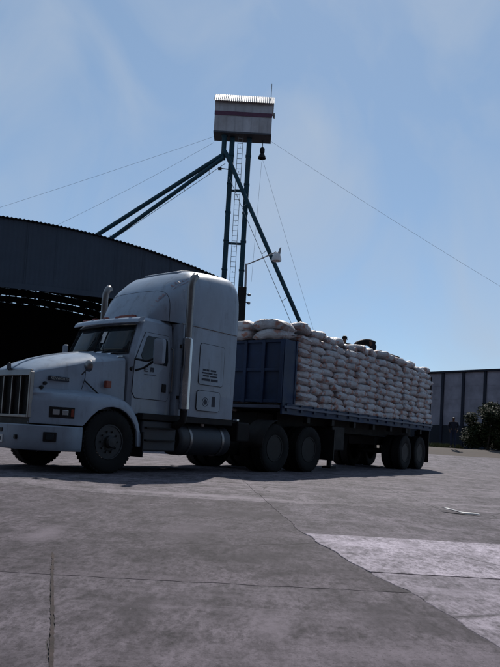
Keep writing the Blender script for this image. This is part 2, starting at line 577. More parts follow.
def slab(poly, mat, gap=0.003, z=0.0, tilt=0.0):
    c = Vector((sum(p[0] for p in poly) / len(poly), sum(p[1] for p in poly) / len(poly)))
    # inset every edge by half the joint
    ins = []
    k = len(poly)
    for i in range(k):
        a, b_, d = Vector(poly[i - 1]), Vector(poly[i]), Vector(poly[(i + 1) % k])
        e1, e2 = (b_ - a).normalized(), (d - b_).normalized()
        n1, n2 = Vector((-e1.y, e1.x)), Vector((-e2.y, e2.x))
        s_ = (n1 + n2)
        s_ = s_ / max(0.2, s_.length_squared) * 2
        ins.append(b_ + s_ * gap)
    ring = []
    for i in range(k):
        ring += jag(ins[i], ins[(i + 1) % k])
    m_ = MB()
    nr = len(ring)
    def zz(p):
        return z + rise(p.x, p.y)
    ch = 0.003
    inner = [(p + (c - p).normalized() * ch) for p in ring]
    vv = [(p.x, p.y, zz(p) - 0.14) for p in ring] + [(p.x, p.y, zz(p) - ch) for p in ring] + [(p.x, p.y, zz(p)) for p in inner]
    ff = [(i, (i + 1) % nr, nr + (i + 1) % nr, nr + i) for i in range(nr)]
    ff += [(nr + i, nr + (i + 1) % nr, 2 * nr + (i + 1) % nr, 2 * nr + i) for i in range(nr)]
    ff.append(tuple(range(2 * nr, 3 * nr)))
    m_.add(vv, ff)
    return m_.build('concrete_slab', mat, yard)


def DX(y):     # the long diagonal joint on the right
    return lerp_table([(1.0, 1.29), (2.64, 1.01), (5.5, 0.49), (7.95, 0.27), (12.1, -0.09), (24.4, -1.15)], y)


AY, BY = 7.93, 3.47
XL, XR, Y0 = -26.0, 40.0, -8.0
def CX(y):     # cracked joint on the left
    return -0.94 + (3.47 - y) * 0.285
slab([(XL, Y0), (1.0, Y0), (CX(1.0), 1.0), (CX(BY), BY), (XL, BY - 0.15)], M['conc_b'])
slab([(1.0, Y0), (4.0, Y0), (DX(1.0), 1.0), (DX(2.64), 2.64), (DX(BY), BY + 0.05), (CX(BY), BY), (CX(1.0), 1.0)], M['conc'])
slab([(XL, BY - 0.15), (CX(BY), BY), (DX(BY), BY + 0.05), (DX(4.5), 4.5), (DX(5.5), 5.5), (DX(AY), AY), (-1.3, 7.83), (-2.49, 8.14), (-7.6, 8.9), (XL, 9.3)], M['conc_dark'], gap=0.0035)
slab([(4.0, Y0), (XR, Y0), (XR, 4.1), (DX(4.02), 4.02), (DX(BY), BY + 0.05), (DX(2.64), 2.64), (DX(1.0), 1.0)], M['conc_mid'])
slab([(DX(4.02), 4.02), (XR, 4.1), (XR, 5.44), (DX(5.5), 5.5), (DX(4.5), 4.5)], M['conc_new'], gap=0.004, z=0.003)
slab([(DX(5.5), 5.5), (XR, 5.44), (XR, 8.6), (2.37, 8.2), (DX(AY), AY)], M['conc_b'])
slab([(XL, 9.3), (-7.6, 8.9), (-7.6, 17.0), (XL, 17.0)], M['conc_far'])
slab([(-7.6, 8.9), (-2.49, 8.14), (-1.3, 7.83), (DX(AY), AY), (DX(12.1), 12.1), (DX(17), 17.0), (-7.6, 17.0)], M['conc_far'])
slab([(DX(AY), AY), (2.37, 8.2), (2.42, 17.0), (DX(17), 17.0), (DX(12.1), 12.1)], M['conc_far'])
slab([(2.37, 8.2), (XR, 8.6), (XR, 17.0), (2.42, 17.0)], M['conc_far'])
for x0, x1 in ((XL, -14.0), (-14.0, -7.6), (-7.6, -1.0), (-1.0, 5.4), (5.4, 12.0), (12.0, 20.0), (20.0, XR)):
    slab([(x0, 17.0), (x1, 17.0), (x1, 24.4), (x0, 24.4)], M['conc_far'])
# apron that climbs to the dirt
mb = MB()
ax = ys_list(XL, XR, 1.1)
ay = ys_list(24.41, 33.6, 0.5)
vs_ = []
for j, y in enumerate(ay):
    for x in ax:
        yy = y
        if j == len(ay) - 1:
            yy += 0.5 * noise.noise((x * 0.5, 1, 1)) + 0.2 * noise.noise((x * 2.1, 2, 1))
        vs_.append((x, yy, rise(x, yy)))
W = len(ax)
mb.add(vs_, [(j * W + i, j * W + i + 1, (j + 1) * W + i + 1, (j + 1) * W + i) for j in range(len(ay) - 1) for i in range(W - 1)])
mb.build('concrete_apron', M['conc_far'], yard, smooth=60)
# rusty wet stain and filler running along the left crack
mb = MB()
rim_a, rim_b = [], []
for i in range(160):
    t = i / 159
    y = 1.9 + t * 2.15
    x = CX(y) + 0.006 * noise.noise((y * 3, 0, 0))
    w = 0.007 + 0.006 * noise.noise((y * 9, 4, 0)) + 0.004 * noise.noise((y * 31, 4, 0))
    rim_a.append((x - w, y, 0.003))
    rim_b.append((x + w, y, 0.003))
mb.loft([rim_a, rim_b], False, False)
mb.build('joint_filler', M['rust_stain'], yard)

# ------------------------------------------------------------------ wheels
def make_wheel(parent, x, y, side, dual=False, r=0.52, w=0.27):
    """side -1 = near face; wheel mesh is the rim, tyre and hub are its sub-parts"""
    s = side
    rim = MB()
    rr = r * 0.56
    dish = 0.02 if not dual else -0.10
    rim.lathe([(rr, w * 0.42 * s), (rr * 0.99, w * 0.46 * s), (rr * 0.92, w * 0.46 * s), (rr * 0.88, w * 0.30 * s),
               (rr * 0.80, (w * 0.22 + dish) * s), (rr * 0.52, (w * 0.36 + dish) * s), (rr * 0.42, (w * 0.38 + dish) * s), (0.02, (w * 0.38 + dish) * s)], n=32)
    for k in range(10):
        a = 2 * PI * k / 10
        rim.tube([(rr * 0.60 * math.cos(a), (w * 0.30 + dish) * s, rr * 0.60 * math.sin(a)), (rr * 0.60 * math.cos(a), (w * 0.46 + dish) * s, rr * 0.60 * math.sin(a))], 0.016, 6)
    o = rim.build('wheel', M['rim_dark' if dual else 'rim'], parent, smooth=35)
    o.location = (x, y, r)
    t = MB()
    prof = [(rr, -w * 0.42), (rr * 1.15, -w * 0.50), (r * 0.90, -w * 0.52), (r * 0.97, -w * 0.46), (r, -w * 0.38), (r, w * 0.38), (r * 0.97, w * 0.46), (r * 0.90, w * 0.52), (rr * 1.15, w * 0.50), (rr, w * 0.42)]
    t.lathe(prof, n=48, caps=False)
    for k in range(44):     # tread blocks on both shoulders
        a = 2 * PI * k / 44
        for q in (-1, 1):
            c, d = math.cos(a), math.sin(a)
            t.bar((r * c * 0.985, q * w * 0.14, r * d * 0.985), (r * c * 0.985, q * w * 0.44, r * d * 0.985), 0.045, 0.03, up=(c, 0, d))
    if dual:
        t.lathe([(a, b_ - s * (w + 0.06)) for a, b_ in prof], n=40, caps=False)
    t.build('tyre', M['rubber'], o, smooth=35)
    h = MB()
    h.lathe([(rr * 0.36, (w * 0.30 + dish) * s), (rr * 0.36, (w * 0.58 + dish) * s), (rr * 0.28, (w * 0.68 + dish) * s), (0.01, (w * 0.70 + dish) * s)], n=20)
    h.build('hub', M['chassis' if dual else 'rim'], o, smooth=35)
    return o


# ------------------------------------------------------------------ the tractor unit (local x runs to the rear, near side is -y)
trk = empty('semi_truck', (-3.12, 11.96, 0), R(51))
tag(trk, 'white long-nosed semi truck with high-roof sleeper cab, parked in front of the dark warehouse', 'truck')
make_wheel(trk, 0, -0.96, -1)
make_wheel(trk, 0, 0.96, 1)
for xx in (4.53, 5.85):
    make_wheel(trk, xx, -1.0, -1, True)
    make_wheel(trk, xx, 1.0, 1, True)

# chassis
mb = MB()
for s in (-1, 1):
    mb.box(-0.95, 6.75, s * 0.43 - 0.05, s * 0.43 + 0.05, 0.72, 0.98)
for xx in (-0.6, 1.6, 3.4, 5.2, 6.6):
    mb.box(xx - 0.06, xx + 0.06, -0.38, 0.38, 0.76, 0.94)
mb.box(-0.8, 0.45, -0.38, 0.38, 0.62, 1.45)      # engine block
mb.box(0.46, 1.5, -0.55, 0.55, 0.72, 1.0)
mb.build('chassis', M['chassis'], trk, bevel=0.01)
mb = MB()
mb.tube([(0, -0.9, 0.5), (0, -0.5, 0.42), (0, 0.5, 0.42), (0, 0.9, 0.5)], 0.07, 10)
mb.build('axle', M['chassis'], trk, smooth=35)
for xx in (4.53, 5.85):
    mb = MB()
    mb.tube([(xx, -0.9, 0.52), (xx, 0.9, 0.52)], 0.09, 10)
    mb.lathe([(0.05, -0.22), (0.22, -0.12), (0.24, 0.1), (0.06, 0.2)], (xx, 0, 0.52), 'x', 14)
    mb.build('axle', M['chassis'], trk, smooth=35)
mb = MB()
mb.prism([(4.7, -0.45), (5.75, -0.45), (5.95, -0.2), (5.95, 0.2), (5.75, 0.45), (4.7, 0.45)], 'z', 1.02, 1.30)
mb.build('fifth_wheel', M['chassis'], trk, bevel=0.02)
for s in (-1, 1):
    mb = MB()
    mb.box(6.62, 6.64, s * 1.02 - 0.3, s * 1.02 + 0.3, 0.28, 1.02)
    mb.build('mudflap', M['black'], trk)
    mb = MB()
    mb.box(0.66, 0.68, s * 0.97 - 0.2, s * 0.97 + 0.2, 0.28, 0.72)
    mb.build('mudflap', M['black'], trk)

# hood
def hood_sec(x):
    w = lerp_table([(-1.24, 0.61), (-1.0, 0.66), (0.42, 0.86)], x)
    zt = lerp_table([(-1.26, 1.60), (-1.22, 1.655), (-1.0, 1.79), (-0.7, 1.89), (-0.4, 1.97), (0.0, 2.05), (0.42, 2.10)], x)
    zs = lerp_table([(-1.26, 1.54), (-1.22, 1.57), (-1.0, 1.66), (-0.1, 1.88), (0.42, 1.97)], x)
    half = [(w + 0.02, 0.80), (w + 0.015, zs - 0.40), (w, zs - 0.12), (w - 0.006, zs - 0.03), (w - 0.03, zs - 0.002), (w - 0.09, zs + (zt - zs) * 0.28),
            (w * 0.55, zs + (zt - zs) * 0.78), (0.085, zt - 0.006), (0.07, zt + 0.012)]
    return [(x, -a, z) for a, z in half] + [(x, a, z) for a, z in reversed(half)]
mb = MB()
mb.loft([hood_sec(x) for x in (-1.25, -1.235, -1.2, -1.1, -0.9, -0.6, -0.3, 0.0, 0.25, 0.42)], False, False)
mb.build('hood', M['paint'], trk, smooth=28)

# fenders
YO = [(-1.25, 0.64), (-1.15, 0.74), (-1.0, 0.86), (-0.82, 0.97), (-0.62, 1.06), (-0.42, 1.11), (0.0, 1.13), (0.5, 1.12), (0.66, 1.11)]
ZC = [(-1.25, 1.18), (-0.9, 1.20), (-0.5, 1.22), (0.0, 1.24), (0.25, 1.21), (0.42, 1.12), (0.56, 0.95), (0.66, 0.70)]
for s in (-1, 1):
    mb = MB()
    rings = []
    xs = [-1.25, -1.2, -1.15, -1.05, -0.95, -0.85, -0.75, -0.66, -0.6, -0.575, -0.55, -0.5, -0.42, -0.3, -0.15, 0, 0.15, 0.3, 0.42, 0.5, 0.55, 0.585, 0.62, 0.66]
    for x in xs:
        yo, zc = lerp_table(YO, x), lerp_table(ZC, x)
        zb = 0.76
        if abs(x) < 0.585:
            zb = 0.52 + math.sqrt(0.585 ** 2 - x ** 2)
        elif x > 0:
            zb = 0.46
        zb = max(0.46, min(zb, zc - 0.09)) if x > 0 else min(max(zb, 0.76), zc - 0.09)
        yi = min(0.66, yo - 0.05)
        p = [(yi, zc + 0.12 + 0.05 * (yo - 0.64)), (yi + (yo - yi) * 0.35, zc + 0.085), (yi + (yo - yi) * 0.7, zc + 0.055), (yo - 0.035, zc + 0.012), (yo - 0.008, zc - 0.04), (yo, zc - 0.085), (yo + 0.004, (zb + zc - 0.085) / 2), (yo, zb), (yo - 0.035, zb - 0.004), (yo - 0.04, zb + 0.02)]
        rings.append([(x, s * a, z) for a, z in p])
    mb.loft(rings, False, False)
    fd = mb.build('fender', M['paint'], trk, smooth=32)
    mb = MB()    # dark liner inside the arch
    rg = []
    for k in range(13):
        a = PI * k / 12
        rg.append([(0.60 * math.cos(a) * -1, s * yy, 0.50 + 0.60 * math.sin(a)) for yy in (0.5, 1.07)])
    mb.loft(rg, False, False)
    mb.build('arch_liner', M['black'], fd)
    # headlamp
    mb = MB()
    def HP(t, dz, off=0.0):
        x = -1.04 + t * 0.34
        return (x - off * 0.7, s * (lerp_table(YO, x) + 0.012 + off * 0.7), 0.95 + dz)
    mb.loft([[HP(0, -0.085, -0.06), HP(0, 0.085, -0.06), HP(0, 0.085), HP(0, -0.085)], [HP(0.33, -0.085, -0.06), HP(0.33, 0.085, -0.06), HP(0.33, 0.085, 0.0), HP(0.33, -0.085, 0.0)],
             [HP(0.66, -0.085, -0.06), HP(0.66, 0.085, -0.06), HP(0.66, 0.085), HP(0.66, -0.085)], [HP(1, -0.085, -0.06), HP(1, 0.085, -0.06), HP(1, 0.085), HP(1, -0.085)]])
    hl = mb.build('headlight', M['black'], trk, bevel=0.006)
    for t in (0.27, 0.62):
        mb = MB()
        a, b_ = Vector(HP(t - 0.13, 0, 0.006)), Vector(HP(t + 0.13, 0, 0.006))
        mb.bar(a, b_, 0.016, 0.085)
        mb.build('lamp_lens', M['lens'], hl, bevel=0.008)
    mb = MB()
    mb.bar(HP(0.86, 0, 0.004), HP(0.98, 0, 0.004), 0.016, 0.12)
    mb.build('turn_signal', M['amber'], hl, bevel=0.004)
    # side marker lamp
    mb = MB()
    mb.box(-0.02, 0.09, s * 0.86 if s > 0 else -0.93, 0.93 if s > 0 else -0.86, 1.42, 1.54)
    ml = mb.build('marker_lamp', M['amber'], trk, bevel=0.01)
    # round hood mirror on a stalk
    mb = MB()
    mb.tube([(-0.42, s * 0.78, 1.60), (-0.44, s * 0.90, 1.66), (-0.42, s * 0.95, 1.72)], 0.012, 6)
    hm = mb.build('hood_mirror', M['chrome_dull'], trk, smooth=35)
    mb = MB()
    mb.lathe([(0.01, -0.055), (0.06, -0.048), (0.092, -0.02), (0.097, 0.01), (0.09, 0.014), (0.01, 0.016)], (-0.42, s * 0.95, 1.74), 'x', 20)
    mb.build('mirror_head', M['chrome_dull'], hm, smooth=40)
    # hold-down strap
    mb = MB()
    mb.bar((-0.36, s * 0.79, 1.50), (-0.12, s * 0.885, 1.29), 0.012, 0.022)
    mb.build('hood_strap', M['black'], trk)
    mb = MB()
    mb.tube([(-0.34, s * 0.772, 1.80), (-0.36, s * 0.79, 1.55), (-0.42, s * 0.80, 1.36)], 0.006, 5)
    mb.build('hood_seam', M['black'], trk)
    for px_, pz_ in ((-1.04, 1.40), (-1.10, 1.33)):
        mb = MB()
        mb.lathe([(0.028, s * 0.66), (0.03, s * 0.70), (0.01, s * 0.705)], (px_, 0, pz_), 'y', 12)
        mb.build('hood_latch', M['black'], trk)
    mb = MB()
    mb.tube([(1.43, s * 0.95, 1.45), (1.43, s * 0.995, 1.48), (1.43, s * 0.995, 2.25), (1.43, s * 0.93, 2.28)], 0.013, 6)
    mb.build('grab_handle', M['chrome_dull'], trk, smooth=40)
    # air vent and badge on the hood side
    mb = MB()
    mb.box(-0.98, -0.62, s * 0.665 if s > 0 else -0.735, 0.735 if s > 0 else -0.665, 1.455, 1.525)
    bd = mb.build('name_badge', M['print'], trk, bevel=0.008)
    bd.rotation_euler = (0, 0, 0)

# lettering on the hood badge
def text_part(name, body, size, mat, parent, loc, rot, ext=0.002):
    cu = bpy.data.curves.new(name, 'FONT')
    cu.body = body
    cu.size = size
    cu.extrude = ext
    cu.align_x = 'CENTER'
    cu.align_y = 'CENTER'
    tmp = bpy.data.objects.new(name, cu)
    COL.objects.link(tmp)
    bpy.context.view_layer.update()
    me = bpy.data.meshes.new_from_object(tmp.evaluated_get(bpy.context.evaluated_depsgraph_get()))
    bpy.data.objects.remove(tmp)
    me.materials.clear()
    me.materials.append(mat)
    o = bpy.data.objects.new(name, me)
    COL.objects.link(o)
    o.parent = parent
    o.location = loc
    o.rotation_euler = rot
    return o


bds = [o for o in trk.children if o.name.startswith('name_badge')]
text_part('lettering', 'KENWORTH', 0.062, M['chrome_dull'], bds[0], (-0.80, -0.737, 1.49), (R(90), 0, 0))
text_part('lettering', 'KENWORTH', 0.062, M['chrome'], bds[1], (-0.80, 0.737, 1.49), (R(90), 0, R(180)))

# grille
mb = MB()
mb.box(-1.225, -1.20, -0.60, 0.60, 0.86, 1.53)
gr = mb.build('grille', M['black'], trk)
mb = MB()
fw = 0.045
mb.box(-1.29, -1.22, -0.655, -0.655 + fw, 0.84, 1.56)
mb.box(-1.29, -1.22, 0.655 - fw, 0.655, 0.84, 1.56)
mb.box(-1.288, -1.222, -0.61, 0.61, 0.84, 0.84 + fw)
mb.prism([(-1.288, 1.50), (-1.222, 1.50), (-1.215, 1.60), (-1.262, 1.60)], 'y', -0.61, 0.61)
mb.build('grille_frame', M['chrome_dull'], gr, bevel=0.008)
for yy in (-0.365, -0.12, 0.12, 0.365):
    mb = MB()
    mb.box(-1.275, -1.222, yy - 0.014, yy + 0.014, 0.886, 1.499)
    mb.build('grille_bar', M['chrome_dull'], gr, bevel=0.005)
mb = MB()
for k in range(26):
    zz = 0.895 + k * 0.0235
    mb.box(-1.236, -1.226, -0.605, 0.605, zz, zz + 0.005)
for k in range(49):
    yy = -0.6 + k * 0.025
    mb.box(-1.2385, -1.2365, yy, yy + 0.004, 0.888, 1.498)
tag(mb.build('grille_mesh', M['chassis'], gr), kind='stuff')
mb = MB()
mb.prism([(-0.055, 1.60), (0.055, 1.60), (0.04, 1.70), (0, 1.715), (-0.04, 1.70)], 'x', -1.285, -1.262)
mb.build('hood_emblem', M['print'], trk, bevel=0.004)
mb = MB()
mb.box(-1.24, -1.0, -0.63, 0.63, 0.735, 0.838)
mb.build('lower_grille_panel', M['black'], trk)

# bumper that wraps round to the wheel arch
BP = [(-1.40, 0.0), (-1.395, 0.35), (-1.36, 0.60), (-1.27, 0.80), (-1.10, 0.95), (-0.88, 1.07), (-0.60, 1.14)]
plan = [(x, -y) for x, y in reversed(BP)] + BP[1:]
def bump_ring(x, y):
    d = Vector((x + 0.2, y * 1.05)).normalized()
    o_ = Vector((x, y))
    pts = []
    for off, z in ((-0.05, 0.735), (-0.012, 0.735), (0.0, 0.72), (0.006, 0.56), (0.0, 0.40), (-0.03, 0.35), (-0.08, 0.34)):
        q = o_ + d * off
        pts.append((q.x, q.y, z))
    return pts
mb = MB()
mb.loft([bump_ring(x, y) for x, y in plan], False, False)
bmp = mb.build('bumper', M['paint2'], trk, smooth=30)
sol = bmp.modifiers.new('thick', 'SOLIDIFY')
sol.thickness = 0.006
sol.offset = -1
mb = MB()
mb.box(-1.412, -1.38, -0.17, 0.30, 0.60, 0.665)
mb.build('bumper_slot', M['black'], bmp, bevel=0.01)
mb = MB()
mb.box(-1.416, -1.398, -0.20, 0.14, 0.43, 0.56)
pl = mb.build('licence_plate', M['sticker'], bmp, bevel=0.004)
mb = MB()
for k, (a, b_) in enumerate(((-0.16, -0.09), (-0.07, 0.0), (0.02, 0.06), (0.07, 0.11))):
    mb.box(-1.419, -1.4165, a, b_, 0.47, 0.52)
mb.build('plate_print', M['print'], pl)
for s in (-1, 1):
    mb = MB()
    mb.box(-1.41, -1.36, s * 0.52 - 0.03, s * 0.52 + 0.03, 0.50, 0.57)
    mb.build('tow_hook_hole', M['black'], bmp, bevel=0.01)
    a, b_ = Vector((-1.165, s * 0.915, 0.56)), Vector((-0.995, s * 1.025, 0.56))
    mb = MB()
    mb.bar(a, b_, 0.03, 0.15)
    fg = mb.build('fog_lamp', M['black'], bmp, bevel=0.01)
    mb = MB()
    mb.bar(a.lerp(b_, 0.2) + Vector((-0.01, s * 0.015, 0)), a.lerp(b_, 0.8) + Vector((-0.01, s * 0.015, 0)), 0.02, 0.09)
    mb.build('lamp_lens', M['glass'], fg, bevel=0.006)

# cab shell (rings of plan outlines at rising heights; windows are let in as separate panes)
def cab_ring(z):
    xf = lerp_table([(1.0, 0.42), (2.05, 0.42), (2.12, 0.44), (2.62, 0.62), (2.71, 0.70), (2.775, 0.80)], z)
    hw = lerp_table([(1.0, 0.94), (2.0, 0.945), (2.5, 0.90), (2.70, 0.87), (2.775, 0.80)], z)
    bow = 0.10
    pts = []
    for t in (-1, -0.93, -0.8, -0.4, 0, 0.4, 0.8, 0.93, 1):
        pts.append((xf + bow * t * t - bow * 0.3 + (0.05 if abs(t) == 1 else 0), hw * (t if abs(t) < 1 else t), z))
    pts += [(1.46, hw, z), (1.46, -hw, z)]
    return pts
mb = MB()
mb.loft([cab_ring(z) for z in (1.03, 1.3, 1.7, 2.02, 2.12, 2.5, 2.62, 2.70, 2.75, 2.775)], True, True)
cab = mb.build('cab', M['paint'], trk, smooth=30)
# windshield: two bowed panes, proud of the shell
def ws_pt(t, k):
    z = 2.075 + k * 0.525
    xf = lerp_table([(2.05, 0.42), (2.12, 0.44), (2.62, 0.62)], z)
    hw = lerp_table([(2.0, 0.945), (2.5, 0.90)], z)
    return Vector((xf + 0.10 * t * t - 0.03 - 0.008, hw * t * (1 - 0.02 * k), z))
for s in (-1, 1):
    mb = MB()
    rings = []
    for t in (0.015, 0.3, 0.55, 0.75, 0.89):
        rings.append([ws_pt(s * t, k) for k in (0.02, 0.25, 0.5, 0.75, 0.98)])
    mb.loft(rings, False, False)
    w_ = mb.build('windshield', M['glass'], trk, smooth=60)
    so = w_.modifiers.new('thick', 'SOLIDIFY')
    so.thickness = 0.006
    mb = MB()
    ed = [ws_pt(s * t, 0.0) for t in (0.0, 0.3, 0.55, 0.75, 0.91)] + [ws_pt(s * 0.91, k) for k in (0.3, 0.6, 1.0)] + [ws_pt(s * t, 1.0) for t in (0.75, 0.5, 0.25, 0.0)] + [ws_pt(0, 0.0)]
    mb.tube([p + Vector((-0.004, 0, 0)) for p in ed], 0.013, 6)
    mb.build('windshield_seal', M['black'], trk, smooth=35)
    mb = MB()
    mb.tube([ws_pt(s * 0.25, 0.0) + Vector((-0.03, 0, -0.01)), ws_pt(s * 0.12, 0.36) + Vector((-0.028, 0, 0)), ws_pt(s * 0.1, 0.62) + Vector((-0.02, 0, 0))], 0.009, 5)
    mb.build('wiper', M['black'], trk)
mb = MB()
pts = [ws_pt(t, k) + Vector((-0.010, 0, 0)) for k in (0.38, 0.80) for t in (-0.20, -0.08)]
mb.add(pts, [(0, 1, 3, 2)])
mb.build('windshield_sticker', M['sticker'], trk)
# sun visor and roof lamps
mb = MB()
rg = []
for t in (-1, -0.9, -0.6, -0.3, 0, 0.3, 0.6, 0.9, 1):
    xo = 0.10 * t * t - 0.03
    y = 0.90 * t
    rg.append([(0.66 + xo, y, 2.68), (0.56 + xo, y, 2.655), (0.525 + xo, y, 2.63), (0.518 + xo, y, 2.64), (0.54 + xo, y, 2.69), (0.59 + xo, y, 2.735), (0.72 + xo, y, 2.765)])
mb.loft(rg, True, True)
mb.build('sun_visor', M['paint'], trk, smooth=40)
for yy in (-0.66, -0.33, 0.0, 0.33, 0.66):
    xo = 0.10 * (yy / 0.9) ** 2 - 0.03
    mb = MB()
    mb.loft([[(0.60 + xo, yy - 0.05, 2.732), (0.70 + xo, yy - 0.05, 2.76), (0.70 + xo, yy + 0.05, 2.76), (0.60 + xo, yy + 0.05, 2.732)],
             [(0.615 + xo, yy - 0.035, 2.775), (0.68 + xo, yy - 0.03, 2.785), (0.68 + xo, yy + 0.03, 2.785), (0.615 + xo, yy + 0.035, 2.775)]])
    mb.build('roof_marker_light', M['amber'], trk, smooth=40)
# cowl vents
for k in range(7):
    yy = -0.72 + k * 0.24
    mb = MB()
    mb.prism([(0.30, 2.075 - 0.12 * (yy / 0.8) ** 2), (0.43, 2.10 - 0.12 * (yy / 0.8) ** 2), (0.43, 2.125 - 0.12 * (yy / 0.8) ** 2), (0.33, 2.11 - 0.12 * (yy / 0.8) ** 2)], 'y', yy - 0.075, yy + 0.075)
    mb.build('cowl_vent', M['chrome'], trk, bevel=0.004)

# doors
for s in (-1, 1):
    mb = MB()
    yd = 0.945
    prof = [(0.60, 1.30), (1.36, 1.30), (1.40, 1.36), (1.40, 2.42), (1.35, 2.49), (0.80, 2.49), (0.70, 2.30), (0.545, 1.95), (0.53, 1.40)]
    def lean(x, z, off):
        hw = lerp_table([(1.0, 0.94), (2.0, 0.945), (2.5, 0.90), (2.62, 0.87)], z)
        return (x, s * (hw + off), z)
    dense = []
    for i in range(len(prof)):
        a, b_ = Vector(prof[i]), Vector(prof[(i + 1) % len(prof)])
        for q in range(5):
            dense.append(a.lerp(b_, q / 5))
    mb.loft([[lean(p.x, p.y, -0.02) for p in dense], [lean(p.x, p.y, 0.012) for p in dense]])
    dr = mb.build('door', M['paint'], trk, bevel=0.006)
    mb = MB()
    mb.tube([lean(p.x, p.y, 0.002) for p in dense] + [lean(dense[0].x, dense[0].y, 0.002)], 0.008, 5)
    mb.build('door_seal', M['black'], dr)
    win = [(0.735, 1.98), (1.32, 1.93), (1.345, 2.02), (1.34, 2.40), (1.29, 2.43), (0.86, 2.43), (0.82, 2.40), (0.68, 2.06)]
    mb = MB()
    mb.loft([[lean(p[0], p[1], 0.006) for p in win], [lean(p[0], p[1], 0.017) for p in win]])
    mb.build('door_window', M['glass'], dr, bevel=0.004)
    mb = MB()
    mb.box(1.22, 1.32, min(s * 0.95, s * 0.975), max(s * 0.95, s * 0.975), 1.45, 1.60)
    mb.build('door_handle', M['black'], dr, bevel=0.008)
    mb = MB()      # small painted marks, too blurred to read
    for (a, b_, c, d) in ((0.78, 0.80, 1.78, 1.88), (0.80, 0.86, 1.86, 1.88), (0.80, 0.85, 1.82, 1.835), (0.80, 0.86, 1.78, 1.795), (0.93, 0.95, 1.79, 1.87), (0.95, 1.0, 1.85, 1.87), (0.98, 1.0, 1.79, 1.85), (0.78, 1.06, 1.73, 1.738)):
        mb.box(a, b_, min(s * 0.957, s * 0.960), max(s * 0.957, s * 0.960), c, d)
    mb.build('door_mark', M['print'], dr)
    # wing mirror
    mb = MB()
    mb.tube([(0.55, s * 0.95, 1.98), (0.62, s * 1.18, 1.94), (0.74, s * 1.30, 2.02)], 0.02, 7)
    mb.tube([(0.58, s * 0.95, 1.78), (0.62, s * 1.1, 1.82), (0.70, s * 1.26, 1.94)], 0.02, 7)
    mb.lathe([(0.05, 0), (0.065, 0.04), (0.02, 0.06)], (0.55, s * 0.93, 1.80), 'y', 12)
    wm = mb.build('wing_mirror', M['black'], trk, smooth=35)
    mb = MB()
    a, b_ = Vector((0.70, s * 1.24, 0)), Vector((0.80, s * 1.44, 0))
    dd = (b_ - a).normalized()
    nn = Vector((-dd.y, dd.x, 0)) * (1 if s < 0 else -1)
    rg = []
    for z, k in ((1.90, 0.7), (1.92, 0.95), (1.98, 1), (2.26, 1), (2.32, 0.95), (2.34, 0.7)):
        c = (a + b_) / 2
        e = (b_ - a) / 2 * k
        rg.append([c - e + Vector((0, 0, z)), c - e * 0.7 - nn * 0.055 * k + Vector((0, 0, z)), c + e * 0.7 - nn * 0.055 * k + Vector((0, 0, z)), c + e + Vector((0, 0, z)), c + e * 0.95 + nn * 0.02 + Vector((0, 0, z)), c - e * 0.95 + nn * 0.02 + Vector((0, 0, z))])
    mb.loft(rg)
    mb.build('mirror_shell', M['paint2'], wm, smooth=40)

# sleeper box
def sl_ring(z):
    hw = lerp_table([(1.05, 1.08), (1.2, 1.10), (2.9, 1.10)], z)
    return [(1.50, -hw + 0.05, z), (1.55, -hw, z), (3.08, -hw, z), (3.15, -hw + 0.06, z), (3.15, hw - 0.06, z), (3.08, hw, z), (1.55, hw, z), (1.50, hw - 0.05, z)]
mb = MB()
mb.loft([sl_ring(z) for z in (1.05, 1.1, 2.0, 2.745)])
slp = mb.build('sleeper', M['paint'], trk, smooth=30)
mb = MB()
mb.box(1.462, 1.499, -0.88, 0.88, 1.15, 2.68)
mb.build('cab_gaiter', M['black'], trk)
for s in (-1, 1):
    def Q(x, z, o_):
        return (x, s * (1.10 + o_), z)
    for (x0, x1, z0, z1, nm) in ((2.02, 2.72, 1.68, 2.46, 'sleeper_hatch'), (2.0, 2.66, 1.18, 1.56, 'locker_door')):
        r_ = 0.06
        poly = []
        for cx, cz, a0 in ((x1 - r_, z1 - r_, 0), (x0 + r_, z1 - r_, 90), (x0 + r_, z0 + r_, 180), (x1 - r_, z0 + r_, 270)):
            for q in range(5):
                a = R(a0 + q * 22.5)
                poly.append((cx + r_ * math.cos(a), cz + r_ * math.sin(a)))
        mb = MB()
        mb.loft([[Q(x, z, -0.01) for x, z in poly], [Q(x, z, 0.010) for x, z in poly]])
        ht = mb.build(nm, M['paint'], slp, bevel=0.004)
        mb = MB()
        lp = poly + [poly[0], poly[1]]
        mb.tube([Q(x, z, 0.002) for x, z in lp], 0.009, 5, caps=False)
        mb.build('hatch_seal', M['black'], slp)
        mb = MB()
        if nm == 'sleeper_hatch':
            rows = [(1.98, 0.035, (0.02, 0.10, 0.12, 0.2, 0.24, 0.40)), (1.92, 0.03, (0.0, 0.16, 0.18, 0.30, 0.32, 0.44)), (1.865, 0.028, (0.03, 0.2, 0.22, 0.44)), (1.80, 0.045, (0.0, 0.24, 0.26, 0.46))]
            for z, hh, seg in rows:
                for i in range(0, len(seg), 2):
                    mb.box(2.10 + seg[i], 2.10 + seg[i + 1], min(s * 1.109, s * 1.1125), max(s * 1.109, s * 1.1125), z - hh, z)
        else:
            mb.box(2.42, 2.52, min(s * 1.109, s * 1.1125), max(s * 1.109, s * 1.1125), 1.27, 1.47)
            mb.lathe([(0.001, s * 1.113), (0.05, s * 1.113), (0.055, s * 1.109)], (2.24, 0, 1.35), 'y', 16, caps=False)
            mb.lathe([(0.075, s * 1.109), (0.076, s * 1.113), (0.088, s * 1.113), (0.089, s * 1.109)], (2.24, 0, 1.35), 'y', 20, caps=False)
        mb.build('hatch_lettering', M['print'], slp)

